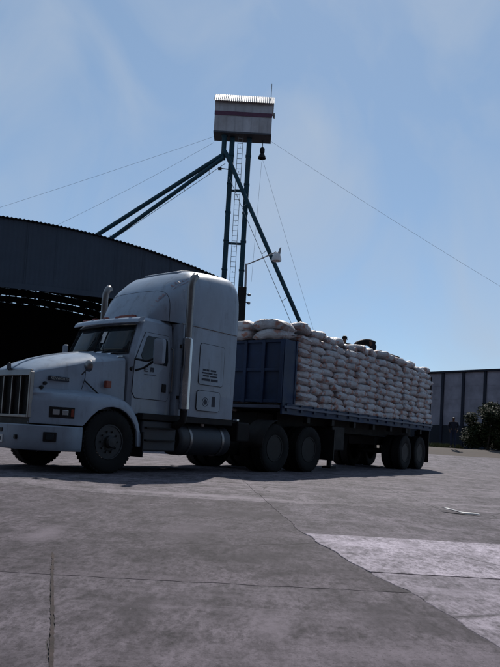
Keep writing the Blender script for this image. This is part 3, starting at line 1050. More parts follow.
# roof fairing
FT = [(1.02, 2.80), (1.14, 3.05), (1.34, 3.38), (1.6, 3.66), (1.86, 3.85), (2.1, 3.93), (2.6, 3.98), (3.02, 4.0), (3.12, 3.96), (3.16, 3.85)]
FW = [(1.02, 0.60), (1.14, 0.74), (1.34, 0.89), (1.6, 1.0), (1.86, 1.06), (2.1, 1.085), (2.6, 1.10), (3.02, 1.10), (3.12, 1.07), (3.16, 0.98)]
FB = [(1.02, 2.775), (1.45, 2.775), (1.52, 2.765), (3.2, 2.752)]
def fair(x, s_, off=0.0):
    zt, w, zb = lerp_table(FT, x) + off, lerp_table(FW, x) + off, lerp_table(FB, x)
    a = PI * s_
    e = 2 / 4.6
    y = -w * math.copysign(abs(math.cos(a)) ** e, math.cos(a))
    z = zb + (zt - zb) * abs(math.sin(a)) ** e
    return (x, y, z)
mb = MB()
xs = [1.02, 1.06, 1.10, 1.16, 1.24, 1.35, 1.5, 1.65, 1.8, 2.0, 2.2, 2.45, 2.7, 2.9, 3.02, 3.08, 3.12, 3.145, 3.16]
ss_ = [0, 0.015, 0.04, 0.08, 0.13, 0.18, 0.24, 0.31, 0.4, 0.5, 0.6, 0.69, 0.76, 0.82, 0.87, 0.92, 0.96, 0.985, 1]
mb.loft([[fair(x, q) for q in ss_] for x in xs], False, False)
mb.add([fair(1.02, q) for q in ss_], [tuple(range(len(ss_)))])
mb.add([fair(3.16, q) for q in ss_], [tuple(range(len(ss_)))])
frg = mb.build('roof_fairing', M['paint'], trk, smooth=45)
mb = MB()
mb.loft([[(x, y, lerp_table(FT, x) + dz) for y, dz in ((-0.5, -0.05), (-0.46, 0.022), (0.46, 0.022), (0.5, -0.05))] for x in (1.9, 2.0, 2.2, 2.5, 2.8, 2.98)], True, True)
mb.build('roof_hatch', M['paint2'], frg, bevel=0.008)
mb = MB()        # panel seam across the fairing
mb.tube([fair(1.36, q, 0.001) for q in ss_], 0.006, 5)
mb.build('fairing_seam', M['black'], frg)
for s in (-1, 1):
    mb = MB()
    mb.tube([(1.5, s * 1.105, 2.75), (3.06, s * 1.105, 2.75)], 0.01, 5)
    mb.build('fairing_trim', M['chrome_dull'], frg)
mb = MB()        # faded script sprayed on the near front shoulder of the fairing
for (a, b_, amp, fr, ph) in ((1.16, 1.34, 0.030, 4.0, 0.0), (1.42, 1.80, 0.034, 6.0, 1.1)):
    L_, L2 = [], []
    for i in range(61):
        t = i / 60
        x = a + (b_ - a) * t + 0.02 * math.cos(fr * 2 * PI * t + ph)
        q = 0.30 - 0.05 * t + amp * 0.8 * math.sin(fr * 2 * PI * t + ph) * (0.5 + 0.5 * math.sin(3 * t + ph))
        L_.append(fair(x, q, 0.004))
        L2.append(fair(x + 0.012, q + 0.004, 0.004))
    mb.loft([L_, L2], False, False)
L_, L2 = [], []
for i in range(21):
    t = i / 20
    L_.append(fair(1.15 + 0.65 * t, 0.245 - 0.03 * t, 0.004))
    L2.append(fair(1.15 + 0.65 * t, 0.251 - 0.03 * t, 0.004))
mb.loft([L_, L2], False, False)
mb.build('painted_script', M['script'], frg)
mb = MB()        # cluster of clearance lamps at the fairing foot
mb.box(0.93, 1.04, -0.36, 0.02, 2.79, 2.87)
mb.build('lamp_cluster', M['amber'], frg, bevel=0.01)

# exhaust stacks
for s in (-1, 1):
    mb = MB()
    x0, y0 = 1.54, s * 1.235
    mb.tube([(x0, y0, 1.10), (x0, y0, 2.55), (x0, y0, 3.40), (x0 + 0.01, y0, 3.50), (x0 + 0.045, y0, 3.59), (x0 + 0.11, y0, 3.66)], [0.066, 0.066, 0.066, 0.066, 0.067, 0.070], 16, caps=False)
    ex = mb.build('exhaust_stack', M['chrome_dull'], trk, smooth=40)
    so = ex.modifiers.new('thick', 'SOLIDIFY')
    so.thickness = 0.006
    mb = MB()
    mb.lathe([(0.09, 1.16), (0.10, 1.17), (0.10, 2.46), (0.09, 2.47)], (x0, y0, 0), 'z', 20)
    hs = mb.build('heat_shield', M['chrome'], ex, smooth=40)
    mb = MB()
    mb.box(x0 - 0.03, x0 + 0.03, min(s * 1.05, s * 1.16), max(s * 1.05, s * 1.16), 2.30, 2.36)
    mb.build('stack_bracket', M['chassis'], ex)
    mb = MB()
    mb.box(x0 - 0.03, x0 + 0.03, min(s * 1.05, s * 1.16), max(s * 1.05, s * 1.16), 1.35, 1.41)
    mb.build('stack_bracket', M['chassis'], ex)
    mb = MB()
    mb.tube([(x0, y0, 1.12), (x0, y0, 0.95), (x0 - 0.02, s * 1.1, 0.86), (x0 - 0.1, s * 0.6, 0.84)], 0.07, 12)
    mb.build('exhaust_elbow', M['chassis'], ex, smooth=40)

# sill, steps, tanks
for s in (-1, 1):
    y0, y1 = (0.55, 1.02)
    def yr(a, b_):
        return (min(s * a, s * b_), max(s * a, s * b_))
    mb = MB()
    mb.box(0.70, 3.12, *yr(0.6, 1.075), 0.93, 1.045)
    mb.build('sill', M['chassis'], trk, bevel=0.01)
    mb = MB()
    mb.box(0.74, 1.58, *yr(0.58, 1.04), 0.38, 0.92)
    st = mb.build('step_box', M['tank'], trk, bevel=0.03)
    for z in (0.56, 0.78):
        mb = MB()
        mb.box(0.80, 1.52, *yr(1.03, 1.10), z, z + 0.03)
        mb.build('step_tread', M['chassis'], st, bevel=0.006)
    mb = MB()
    mb.lathe([(0.02, 1.66), (0.26, 1.665), (0.295, 1.70), (0.30, 1.74), (0.30, 3.04), (0.295, 3.08), (0.26, 3.115), (0.02, 3.12)], (0, s * 0.79, 0.615), 'x', 32)
    tk = mb.build('fuel_tank', M['tank'], trk, smooth=40)
    for xx in (1.95, 2.85):
        mb = MB()
        mb.lathe([(0.300, xx - 0.03), (0.308, xx - 0.03), (0.308, xx + 0.03), (0.300, xx + 0.03)], (0, s * 0.79, 0.615), 'x', 32, caps=False)
        mb.build('tank_strap', M['chrome_dull'], tk, smooth=40)
    mb = MB()
    mb.lathe([(0.05, 0.0), (0.055, 0.05), (0.02, 0.06)], (2.4, s * 0.90, 0.885), 'z', 12)
    mb.build('filler_cap', M['chrome_dull'], tk, smooth=40)
    # quarter fender with lamp bracket ahead of the drive wheels
    mb = MB()
    mb.box(3.32, 3.72, *yr(0.55, 1.05), 0.62, 1.02)
    mb.build('air_tank_box', M['chassis'], trk, bevel=0.03)
    mb = MB()
    rg = []
    for k in range(9):
        a = R(100 + k * 10)
        rg.append([(4.53 + 0.60 * math.cos(a), s * yy, 0.52 + 0.60 * math.sin(a)) for yy in (0.70, 1.24)])
    mb.loft(rg, False, False)
    qf = mb.build('quarter_fender', M['chassis'], trk, smooth=40)
    so = qf.modifiers.new('thick', 'SOLIDIFY')
    so.thickness = 0.012
    mb = MB()
    mb.box(3.28, 3.36, *yr(0.95, 1.05), 1.03, 1.08)
    mb.build('clearance_lamp', M['lens'], trk, bevel=0.01)

# ------------------------------------------------------------------ the flatbed trailer (local x to the rear, near side -y)
TO, TA = Vector((-0.33, 15.33, 0)), R(56)
def trw(x, y, z=0):
    return TO + Matrix.Rotation(TA, 3, 'Z') @ Vector((x, y, z))
trl = empty('flatbed_trailer', TO, TA)
tag(trl, 'dark blue flatbed trailer with steel bulkhead, loaded with white sacks', 'trailer')
LEN, DK = 9.6, 1.47
mb = MB()
mb.box(0.0, LEN, -1.20, 1.20, 1.36, DK)
mb.build('deck', M['chassis'], trl)
for s in (-1, 1):
    def yr(a, b_):
        return (min(s * a, s * b_), max(s * a, s * b_))
    mb = MB()
    mb.box(0.0, LEN, *yr(1.203, 1.25), 1.27, 1.505)
    sr = mb.build('side_rail', M['blue'], trl, bevel=0.006)
    mb = MB()
    mb.box(0.02, LEN - 0.02, *yr(1.285, 1.30), 1.40, 1.452)
    mb.build('rub_rail', M['rail'], sr, bevel=0.004)
    for k in range(16):
        xx = 0.15 + k * 0.62
        mb = MB()
        mb.box(xx, xx + 0.09, *yr(1.251, 1.284), 1.34, 1.50)
        mb.build('stake_pocket', M['blue'], sr)
    for k in range(7):
        xx = 1.2 + k * 1.24
        mb = MB()
        mb.box(xx, xx + 0.13, *yr(1.10, 1.22), 1.12, 1.268)
        mb.lathe([(0.045, xx + 0.015), (0.045, xx + 0.115)], (0, s * 1.17, 1.17), 'x', 10)
        mb.build('strap_winch', M['chassis'], trl)
    mb = MB()
    mb.box(0.9, 9.45, *yr(0.44, 0.58), 0.98, 1.355)
    mb.build('main_beam', M['chassis'], trl)
    # landing leg
    mb = MB()
    mb.box(3.36, 3.50, *yr(0.62, 0.76), 0.42, 1.355)
    mb.box(3.38, 3.48, *yr(0.64, 0.74), 0.10, 0.42)
    mb.box(3.27, 3.59, *yr(0.56, 0.82), 0.03, 0.09)
    mb.build('landing_leg', M['chassis'], trl, bevel=0.006)
    mb = MB()
    mb.box(9.50, 9.525, *yr(0.72, 1.22), 0.22, 1.26)
    mb.build('mudflap', M['black'], trl)
    mb = MB()
    mb.box(LEN + 0.002, LEN + 0.03, *yr(0.85, 1.05), 1.30, 1.36)
    mb.build('tail_light', M['red'], trl, bevel=0.006)
    for xx in (7.62, 8.92):
        make_wheel(trl, xx, s * 1.02, s, True)
for xx in (7.62, 8.92):
    mb = MB()
    mb.tube([(xx, -0.9, 0.52), (xx, 0.9, 0.52)], 0.075, 10)
    mb.build('axle', M['chassis'], trl, smooth=35)
mb = MB()
mb.box(6.9, 9.45, -0.43, 0.43, 0.70, 0.97)
mb.build('bogie', M['chassis'], trl, bevel=0.02)
mb = MB()
mb.box(9.54, 9.66, -1.0, 1.0, 0.48, 0.60)
for s in (-0.5, 0.5):
    mb.box(9.545, 9.595, s - 0.04, s + 0.04, 0.60, 1.355)
mb.build('underride_bar', M['chassis'], trl)
mb = MB()
mb.box(2.55, 3.25, -1.18, -0.62, 0.52, 1.10)
mb.build('tool_box', M['chassis'], trl, bevel=0.02)
mb = MB()
mb.lathe([(0.28, -0.13), (0.34, -0.14), (0.48, -0.13), (0.51, -0.08), (0.51, 0.08), (0.48, 0.13), (0.34, 0.14), (0.28, 0.13)], (4.25, 0.05, 0.80), 'z', 32, caps=False)
mb.box(4.0, 4.5, -0.42, -0.36, 0.66, 0.975)
mb.box(4.0, 4.5, 0.46, 0.52, 0.66, 0.975)
mb.build('spare_tyre', M['rubber'], trl, smooth=40)
# bulkhead with posts and short side wings
mb = MB()
mb.box(0.02, 0.06, -1.20, 1.20, 1.51, 2.90)
bh = mb.build('bulkhead', M['blue'], trl)
for yy in (-1.19, -0.72, -0.24, 0.24, 0.72, 1.19):
    mb = MB()
    mb.box(-0.045, 0.018, yy - 0.04, yy + 0.04, 1.50, 2.88)
    mb.build('bulkhead_post', M['blue'], bh, bevel=0.006)
for zz in (1.51, 2.20, 2.83):
    mb = MB()
    mb.box(-0.03, 0.015, -1.148, 1.148, zz, zz + 0.06)
    mb.build('bulkhead_rail', M['blue'], bh, bevel=0.006)
mb = MB()
mb.box(-0.06, -0.002, -1.2, 1.2, 1.38, 1.45)
mb.build('front_rail', M['rail'], bh, bevel=0.006)
for s in (-1, 1):
    mb = MB()
    mb.box(0.0, 0.53, min(s * 1.215, s * 1.245), max(s * 1.215, s * 1.245), 1.51, 2.90)
    mb.build('bulkhead_wing', M['blue'], bh)
    mb = MB()
    mb.box(0.47, 0.54, min(s * 1.20, s * 1.262), max(s * 1.20, s * 1.262), 1.512, 2.92)
    mb.build('wing_post', M['blue'], bh, bevel=0.006)
    mb = MB()
    mb.tube([(9.45, s * 1.24, 1.50), (9.45, s * 1.24, 3.05)], 0.022, 6)
    mb.build('rear_stake', M['chassis'], trl)

# ------------------------------------------------------------------ sacks
def sack_geo(seed, L=0.345, Wd=0.262, T=0.092, nx=19, nr=14):
    rnd = random.Random(seed)
    rings = []
    ph = rnd.uniform(0, 50)
    fat = rnd.uniform(-0.25, 0.25)
    for i in range(nx):
        t = -1 + 2 * i / (nx - 1)
        t = math.copysign(abs(t) ** 0.82, t)
        w = Wd * (0.86 + 0.14 * (1 - abs(t) ** 4)) * (1 + 0.04 * math.sin(3 * t + ph))
        h = T * (max(0.0, 1 - abs(t) ** 6)) ** 0.5 * (1 + 0.12 * fat * t) + 0.007
        x = t * L
        zc = T + 0.012 * math.sin(2.2 * t + ph) - 0.03 * abs(t) ** 3
        rg = []
        for k in range(nr):
            a = 2 * PI * (k + 0.5) / nr
            e = 2 / 3.3
            cy = math.copysign(abs(math.cos(a)) ** e, math.cos(a))
            cz = math.copysign(abs(math.sin(a)) ** e, math.sin(a))
            d = 0.022 * noise.noise((x * 6 + ph, cy * 1.5, cz * 1.5 + ph)) + 0.016 * noise.noise((x * 16 + ph, cy * 4, cz * 4))
            ear = 0.03 * abs(cy) ** 4 * (abs(t) > 0.95) * (1 if t > 0 else -1)
            rg.append((x + ear, (w + d) * cy, zc + (h + d) * cz))
        rings.append(rg)
    return rings


SACKS = []
for k in range(9):
    mb = MB()
    mb.loft(sack_geo(k + 1))
    SACKS.append(mb.mesh('sack', M['sack'], smooth=70))
ORD = ['first', 'second', 'third', 'fourth', 'fifth', 'sixth', 'seventh', 'eighth', 'ninth', 'tenth', 'eleventh', 'twelfth', 'thirteenth', 'fourteenth', 'fifteenth']
LAY = ['bottom', 'second', 'third', 'fourth', 'fifth', 'sixth', 'seventh', 'eighth', 'ninth', 'tenth', 'top']
rs = random.Random(21)
inner = MB()


def put_sack(x, y, z, rz, label, tilt=(0, 0), individual=True, sc=1.0):
    mat_ = Matrix.Translation(trw(x, y, z)) @ Matrix.Rotation(TA + rz, 4, 'Z') @ Matrix.Rotation(tilt[0], 4, 'X') @ Matrix.Rotation(tilt[1], 4, 'Y')
    if individual:
        o = bpy.data.objects.new('sack', rs.choice(SACKS))
        COL.objects.link(o)
        o.matrix_world = mat_ @ Matrix.Diagonal((sc, sc, sc, 1))
        tag(o, label, 'sack', 'white sacks stacked on the trailer')
    else:
        rg = sack_geo(5, nx=7, nr=8)
        inner.loft([[mat_ @ Vector(p) for p in r] for r in rg])


YC = [-0.995, -0.50, 0.0, 0.50, 0.995]
for lay in range(11):
    z = DK + 0.006 + lay * 0.1625
    for ci, yc in enumerate(YC):
        mid_col = ci in (1, 2, 3)
        if lay == 10 and mid_col:
            continue
        top = lay == 10 or (lay == 9 and mid_col)
        row = []
        if lay % 2 == 0:
            row = [(0.56 + 0.33 + k * 0.645, 0) for k in range(14)]
        else:
            row = [(0.56 + 0.24, PI / 2)] + [(0.56 + 0.48 + 0.335 + k * 0.655, 0) for k in range(13)]
        shift = (((lay * 0.37 + ci * 0.61) % 1.0) - 0.5) * 0.16
        row = [(x + (shift if 0 < q < len(row) - 1 else 0), rz) for q, (x, rz) in enumerate(row)]
        for k, (x, rz) in enumerate(row):
            last = k == len(row) - 1
            near = ci == 0
            vis = near or top or last
            jx, jy = rs.uniform(-0.035, 0.035), rs.uniform(-0.045, 0.03) if near else rs.uniform(-0.03, 0.03)
            jr = rs.gauss(0, 0.05) + (PI if rs.random() < 0.5 else 0)
            tl = (rs.gauss(0, 0.04), rs.gauss(0, 0.025))
            jz = rs.uniform(-0.008, 0.008)
            if top:
                jr += rs.gauss(0, 0.2)
                tl = (rs.gauss(0.16, 0.09) if near else rs.gauss(0, 0.07), rs.gauss(0, 0.07))
                jz += rs.uniform(-0.01, 0.07)
                if near:
                    jy += rs.uniform(-0.02, 0.12)
            if near:
                lb = 'white woven sack in the %s layer, %s from the cab along the near side' % (LAY[lay], ORD[k])
            elif top:
                lb = 'white sack atop the load, %s from the cab in the %s row from us' % (ORD[k], ORD[ci])
            else:
                lb = 'white woven sack at the rear end of the load, %s layer, %s row from us' % (LAY[lay], ORD[ci])
            put_sack(x + jx, yc + jy, z + jz, rz + jr, lb, tl, vis)
# sacks laid crosswise behind and above the bulkhead
for lay in range(11):
    for k, yc in enumerate((-0.80, 0.0, 0.80)):
        z = DK + 0.006 + lay * 0.1625
        if lay < 9:
            put_sack(0.30, yc, z, PI / 2, '', (0, 0), False)
        else:
            lb = 'plump white sack laid crosswise above the blue bulkhead, %s layer, %s from us' % (('lower', 'upper')[lay - 9], ORD[k])
            put_sack(0.20 + rs.uniform(-0.04, 0.04), yc + rs.uniform(-0.03, 0.03), 2.925 + (lay - 9) * 0.19, PI / 2 + rs.gauss(0, 0.06), lb, (rs.gauss(0, 0.05), rs.gauss(0, 0.06)), True, 1.2)
tag(inner.build('inner_sacks', M['sack'], smooth=70), 'inner part of the pile of white sacks on the trailer', 'sacks', kind='stuff')

mb = MB()
a, b_ = trw(5.75, -0.86, 3.44), trw(7.35, -0.86, 3.44)
mb.bar(a, b_, 0.16, 0.035)
tag(mb.build('plank', M['wood'], bevel=0.005), 'brown plank lying on the top sacks beside the bent worker', 'plank')

# ------------------------------------------------------------------ people
def skin_mesh(name, chains, mat, parent, sub=2):
    """chains: list of lists of (pos, radius); joined points with equal coordinates share a vertex; each island gets a root"""
    bm = bmesh.new()
    lay_ = bm.verts.layers.skin.verify()
    idx = {}
    for ch in chains:
        prev = None
        for p, r in ch:
            key = tuple(round(c, 4) for c in p)
            if key not in idx:
                v = bm.verts.new(p)
                rx, ry = r if isinstance(r, tuple) else (r, r)
                v[lay_].radius = (rx, ry)
                idx[key] = v
            v = idx[key]
            if prev is not None and prev is not v and not bm.edges.get((prev, v)):
                bm.edges.new((prev, v))
            prev = v
    bm.verts.index_update()
    seen = set()
    for v in list(bm.verts):
        if v in seen:
            continue
        v[lay_].use_root = True
        st_ = [v]
        while st_:
            q = st_.pop()
            if q in seen:
                continue
            seen.add(q)
            st_ += [e.other_vert(q) for e in q.link_edges]
    me = bpy.data.meshes.new(name)
    bm.to_mesh(me)
    bm.free()
    me.materials.append(mat)
    o = bpy.data.objects.new(name, me)
    COL.objects.link(o)
    o.parent = parent
    sk = o.modifiers.new('skin', 'SKIN')
    sk.use_smooth_shade = True
    sb = o.modifiers.new('sub', 'SUBSURF')
    sb.levels = sb.render_levels = sub
    return o


def person(label, loc, rz, J, shirt, trousers, hat):
    root = empty('person', loc, rz)
    tag(root, label, 'person')
    g = {k: Vector(v) for k, v in J.items()}
    def S(nm, s):
        v = g[nm].copy()
        v.y = abs(v.y) * s
        return v
    up = (g['head'] - g['neck']).normalized()
    crown = g['head'] + up * 0.10
    ch = [[(g['pelvis'], (0.14, 0.10)), (g['spine'], (0.13, 0.10)), (g['chest'], (0.16, 0.105)), (g['neck'], 0.052), (g['head'] - up * 0.06, 0.066), (g['head'], (0.078, 0.092)), (crown, 0.06)]]
    fw = g.get('face', Vector((1, 0, 0)))
    ch.append([(g['head'], 0.08), (g['head'] + fw * 0.10 - up * 0.01, 0.014)])          # nose
    for s in (-1, 1):
        sh, el, wr = S('shoulder', s), S('elbow', s), S('wrist', s)
        hd = (wr - el).normalized()
        palm = wr + hd * 0.07
        ch.append([(g['chest'], 0.15), (sh, 0.062), (el, 0.042), (wr, 0.027), (palm, (0.036, 0.018))])
        side = hd.cross(Vector((0, 1, 0)))
        if side.length < 0.2:
            side = Vector((1, 0, 0))
        side.normalize()
        nrm = hd.cross(side).normalized() * s
        for q, ln in ((-0.026, 0.062), (-0.009, 0.074), (0.009, 0.070), (0.026, 0.056)):
            base = palm + side * q + hd * 0.012
            ch.append([(base, 0.009), (base + hd * ln * 0.5 + nrm * 0.006, 0.0085), (base + hd * ln * 0.92 + nrm * 0.024, 0.007)])
        tb = wr + hd * 0.03 - side * 0.026
        ch.append([(tb, 0.011), (tb - side * 0.028 + hd * 0.026 + nrm * 0.006, 0.010), (tb - side * 0.034 + hd * 0.058 + nrm * 0.014, 0.008)])
        hip, kn, an, to = S('hip', s), S('knee', s), S('ankle', s), S('toe', s)
        ch.append([(g['pelvis'], 0.13), (hip, 0.09), (kn, 0.058), (an, 0.040), (to, (0.036, 0.026))])
        # ears
        ch.append([(g['head'] + Vector((0, s * 0.074, 0)), 0.018), (g['head'] + Vector((0, s * 0.088, 0)) + up * 0.02, 0.013)])
    skin_mesh('body', ch, M['skin'], root)
    cs = [[(g['pelvis'] - (g['spine'] - g['pelvis']) * 0.25, (0.165, 0.13)), (g['pelvis'], (0.165, 0.13)), (g['spine'], (0.152, 0.12)), (g['chest'], (0.178, 0.125)), (g['neck'] * 0.75 + g['chest'] * 0.25, 0.085)]]
    ct = [[(g['pelvis'] * 0.4 + g['spine'] * 0.6, (0.145, 0.112)), (g['pelvis'], (0.152, 0.12))]]
    for s in (-1, 1):
        sh, el, wr = S('shoulder', s), S('elbow', s), S('wrist', s)
        cs.append([(g['chest'], 0.15), (sh, 0.078), (el, 0.058), (el.lerp(wr, 0.85), 0.044)])
        hip, kn, an, to = S('hip', s), S('knee', s), S('ankle', s), S('toe', s)
        ct.append([(g['pelvis'], 0.13), (hip, 0.105), (kn, 0.076), (kn.lerp(an, 0.9), 0.06)])
        skin_mesh('shoe', [[(an - (to - an) * 0.25, 0.045), (an.lerp(to, 0.35), 0.05), (to, (0.045, 0.034)), (to + (to - an) * 0.2, 0.03)]], M['cloth_black'], root)
    skin_mesh('shirt', cs, shirt, root)
    skin_mesh('trousers', ct, trousers, root)
    back = -fw * 0.02
    skin_mesh('hair' if hat is M['hair'] else 'cap', [[(g['head'] + up * 0.01 + back * 1.6, (0.082, 0.088)), (g['head'] + up * 0.06 + back, (0.088, 0.10)), (g['head'] + up * 0.115 + back, 0.062)]], hat, root)
    return root


KNEEL = dict(knee=(0.0, 0.13, 0.07), ankle=(-0.40, 0.13, 0.07), toe=(-0.53, 0.13, 0.045), hip=(-0.06, 0.10, 0.48), pelvis=(-0.06, 0, 0.54), spine=(0.14, 0, 0.63),
             chest=(0.36, 0, 0.58), neck=(0.49, 0, 0.50), head=(0.60, 0, 0.42), face=(0.4, 0, -0.9), shoulder=(0.40, 0.19, 0.53), elbow=(0.47, 0.24, 0.28), wrist=(0.56, 0.20, 0.09))
SQUAT = dict(ankle=(0.10, 0.13, 0.08), toe=(0.25, 0.15, 0.04), knee=(0.30, 0.18, 0.42), hip=(-0.08, 0.10, 0.20), pelvis=(-0.10, 0, 0.24), spine=(-0.05, 0, 0.38), chest=(0.05, 0, 0.54),
             neck=(0.10, 0, 0.66), head=(0.14, 0, 0.76), face=(0.95, 0, -0.3), shoulder=(0.05, 0.19, 0.57), elbow=(0.22, 0.25, 0.40), wrist=(0.36, 0.14, 0.22))
STAND = dict(ankle=(-0.02, 0.10, 0.08), toe=(0.15, 0.13, 0.035), knee=(0.02, 0.10, 0.49), hip=(0.0, 0.095, 0.90), pelvis=(0, 0, 0.96), spine=(0, 0, 1.12), chest=(0.0, 0, 1.34),
             neck=(0.01, 0, 1.50), head=(0.03, 0, 1.60), face=(1, 0, 0), shoulder=(0, 0.195, 1.40), elbow=(0.0, 0.27, 1.13), wrist=(0.16, 0.22, 0.97))
PL = 3.125
person('worker in dark clothes bent over on hands and knees on top of the sacks', trw(6.62, -0.30, PL + 0.09), R(172), KNEEL, M['cloth_black'], M['cloth_dark'], M['hair'])
person('worker whose dark-haired head just shows above the sacks, left of the bent worker', trw(5.1, -0.12, PL - 0.19), R(75), SQUAT, M['cloth_dark'], M['cloth_dark'], M['hair'])
person('person in dark clothes standing by the shrub near the far wall', (11.46, 38.0, rise(11.46, 38.0) - 0.03), R(255), STAND, M['cloth_dark'], M['jeans'], M['hair'])

# ------------------------------------------------------------------ arched warehouse behind the truck
HA = R(15)
hg = empty('arched_warehouse', (-8.76, 38.0, 0), HA)
tag(hg, 'huge dark warehouse with a shallow arched roof behind the truck', 'warehouse')
UC, ZCc, RAD = -5.7, -28.97, 40.89
U0, U1, HD = -18.8, 7.35, 14.0
def arc_z(u, r):
    return ZCc + math.sqrt(r * r - (u - UC) ** 2)
mb = MB()
us = ys_list(U0 - 0.15, U1 + 0.15, 0.11)
rg = [[], []]
for i, u in enumerate(us):
    z = arc_z(u, RAD + (0.035 if i % 2 else -0.02))
    rg[0].append((u, -0.18, z))
    rg[1].append((u, HD + 0.1, z))
mb.loft(rg, False, False)
rf = mb.build('roof', M['hangar'], hg)
so = rf.modifiers.new('thick', 'SOLIDIFY')
so.thickness = 0.02
so.offset = -1
mb = MB()      # closed upper gable above the great opening
us = ys_list(U0, U1, 0.6)
us = ys_list(U0, U1, 0.13)
cg = lambda i: 0.035 * (i % 2)
mb.loft([[(u, cg(i), 8.2) for i, u in enumerate(us)], [(u, cg(i), arc_z(u, RAD - 0.06)) for i, u in enumerate(us)], [(u, 0.12, arc_z(u, RAD - 0.06)) for u in us], [(u, 0.12, 8.2) for u in us], [(u, cg(i), 8.2) for i, u in enumerate(us)]], False, False)
gb = mb.build('gable', M['hangar'], hg)
mb = MB()
mb.box(U0, U1, -0.10, 0.0, 8.05, 8.35)
mb.build('lintel', M['hangar'], gb)
us2 = ys_list(U0 + 0.3, U1 - 0.3, 1.6)
for u in us2[1:-1]:       # cover strips between the gable sheets
    mb = MB()
    mb.box(u - 0.025, u + 0.025, -0.012, -0.002, 8.36, arc_z(u, RAD - 0.12))
    mb.build('cover_strip', M['hangar'], gb)
for u0, u1 in ((U0, U0 + 0.25), (U1 - 0.25, U1)):
    mb = MB()
    mb.box(u0, u1, 0.125, HD, -0.1, arc_z(u0 if u0 < UC else u1, RAD) - 0.05)
    mb.build('side_wall', M['hangar'], hg)
    mb = MB()
    mb.box(u0 - 0.1, u1 + 0.1, -0.25, 0.12, -0.1, 8.05)
    mb.build('door_pillar', M['hangar'], hg)
# rear wall with rows of daylight gaps that follow the arch
rows = [(40.63, 0.05, -0.7, 4.2, 0.6), (39.58, 0.028, -4.6, 1.3, 0.4), (39.02, 0.038, -6.6, 1.2, 0.35), (38.52, 0.038, -6.4, -0.6, 0.3)]
rw = random.Random(5)
mb = MB()
def band(r0, r1, a0, a1):
    k = max(1, int((a1 - a0) / 0.8))
    for i in range(k):
        u0, u1 = a0 + (a1 - a0) * i / k, a0 + (a1 - a0) * (i + 1) / k
        q = [(u0, HD - 0.3, arc_z(u0, r0)), (u1, HD - 0.3, arc_z(u1, r0)), (u1, HD - 0.3, arc_z(u1, r1)), (u0, HD - 0.3, arc_z(u0, r1))]
        mb.add(q, [(0, 1, 2, 3)])
edge = RAD + 0.03
for r, hgt, ua, ub, fill in rows:
    band(r + hgt / 2, edge, U0, U1)
    band(r - hgt / 2, r + hgt / 2, U0, ua)
    u = ua
    while u < ub:
        op = rw.uniform(0.10, 0.32)
        u2 = min(ub, u + op)
        cl = rw.uniform(0.07, 0.2) if rw.random() < fill + 0.25 else rw.uniform(0.5, 1.1)
        u3 = min(ub, u2 + cl)
        if u3 > u2:
            band(r - hgt / 2, r + hgt / 2, u2, u3)
        u = u3
    band(r - hgt / 2, r + hgt / 2, ub, U1)
    edge = r - hgt / 2
lo_ = [(u, HD - 0.3) for u in ys_list(U0, U1, 0.8)]
mb.loft([[(u, y, -0.1) for u, y in lo_], [(u, y, arc_z(u, edge)) for u, y in lo_]], False, False)
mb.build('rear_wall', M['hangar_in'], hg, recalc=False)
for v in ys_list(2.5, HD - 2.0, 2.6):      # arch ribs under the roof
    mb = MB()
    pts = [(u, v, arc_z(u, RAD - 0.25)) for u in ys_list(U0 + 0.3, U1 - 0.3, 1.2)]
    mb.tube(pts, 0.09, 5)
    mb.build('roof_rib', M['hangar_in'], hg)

# ------------------------------------------------------------------ bucket elevator tower
TY = 46.0
tw = empty('elevator_tower', (-1.6, TY, 0.6))
tag(tw, 'tall teal grain elevator tower with a pale head house on top', 'tower')
def tl(x, y, z):
    return (x + 1.6, y - TY, z - 0.6)
TZ = 21.3
bz0_ = 21.44
for xx in (-2.24, -1.06):
    mb = MB()
    mb.box(xx + 1.6 - 0.17, xx + 1.6 + 0.17, -0.17, 0.17, -0.2, bz0_ - 0.72)
    tk = mb.build('elevator_trunk', M['teal'], tw, bevel=0.01)
    for z in ys_list(2.0, 20.0, 2.0):
        mb = MB()
        mb.box(xx + 1.6 - 0.2, xx + 1.6 + 0.2, -0.2, 0.2, z - 0.6, z - 0.53)
        mb.build('flange', M['teal'], tk)
for z in (4.5, 9.2, 13.8, 17.5):
    mb = MB()
    mb.box(-2.065 + 1.6, -1.235 + 1.6, -0.06, 0.06, z - 0.6, z - 0.46)
    mb.build('cross_brace', M['teal'], tw)
mb = MB()
for xx in (-1.83, -1.49):
    mb.box(xx + 1.6 - 0.018, xx + 1.6 + 0.018, -0.30, -0.26, 0.0, TZ - 0.6)
z = 0.4
while z < TZ - 0.7:
    mb.box(-1.83 + 1.6, -1.49 + 1.6, -0.293, -0.267, z, z + 0.025)
    z += 0.36
for zz in ys_list(2.5, 20, 1.9):
    mb.box(-1.66 + 1.585, -1.66 + 1.615, -0.27, 0.0, zz, zz + 0.03)
mb.build('ladder', M['galv'], tw)
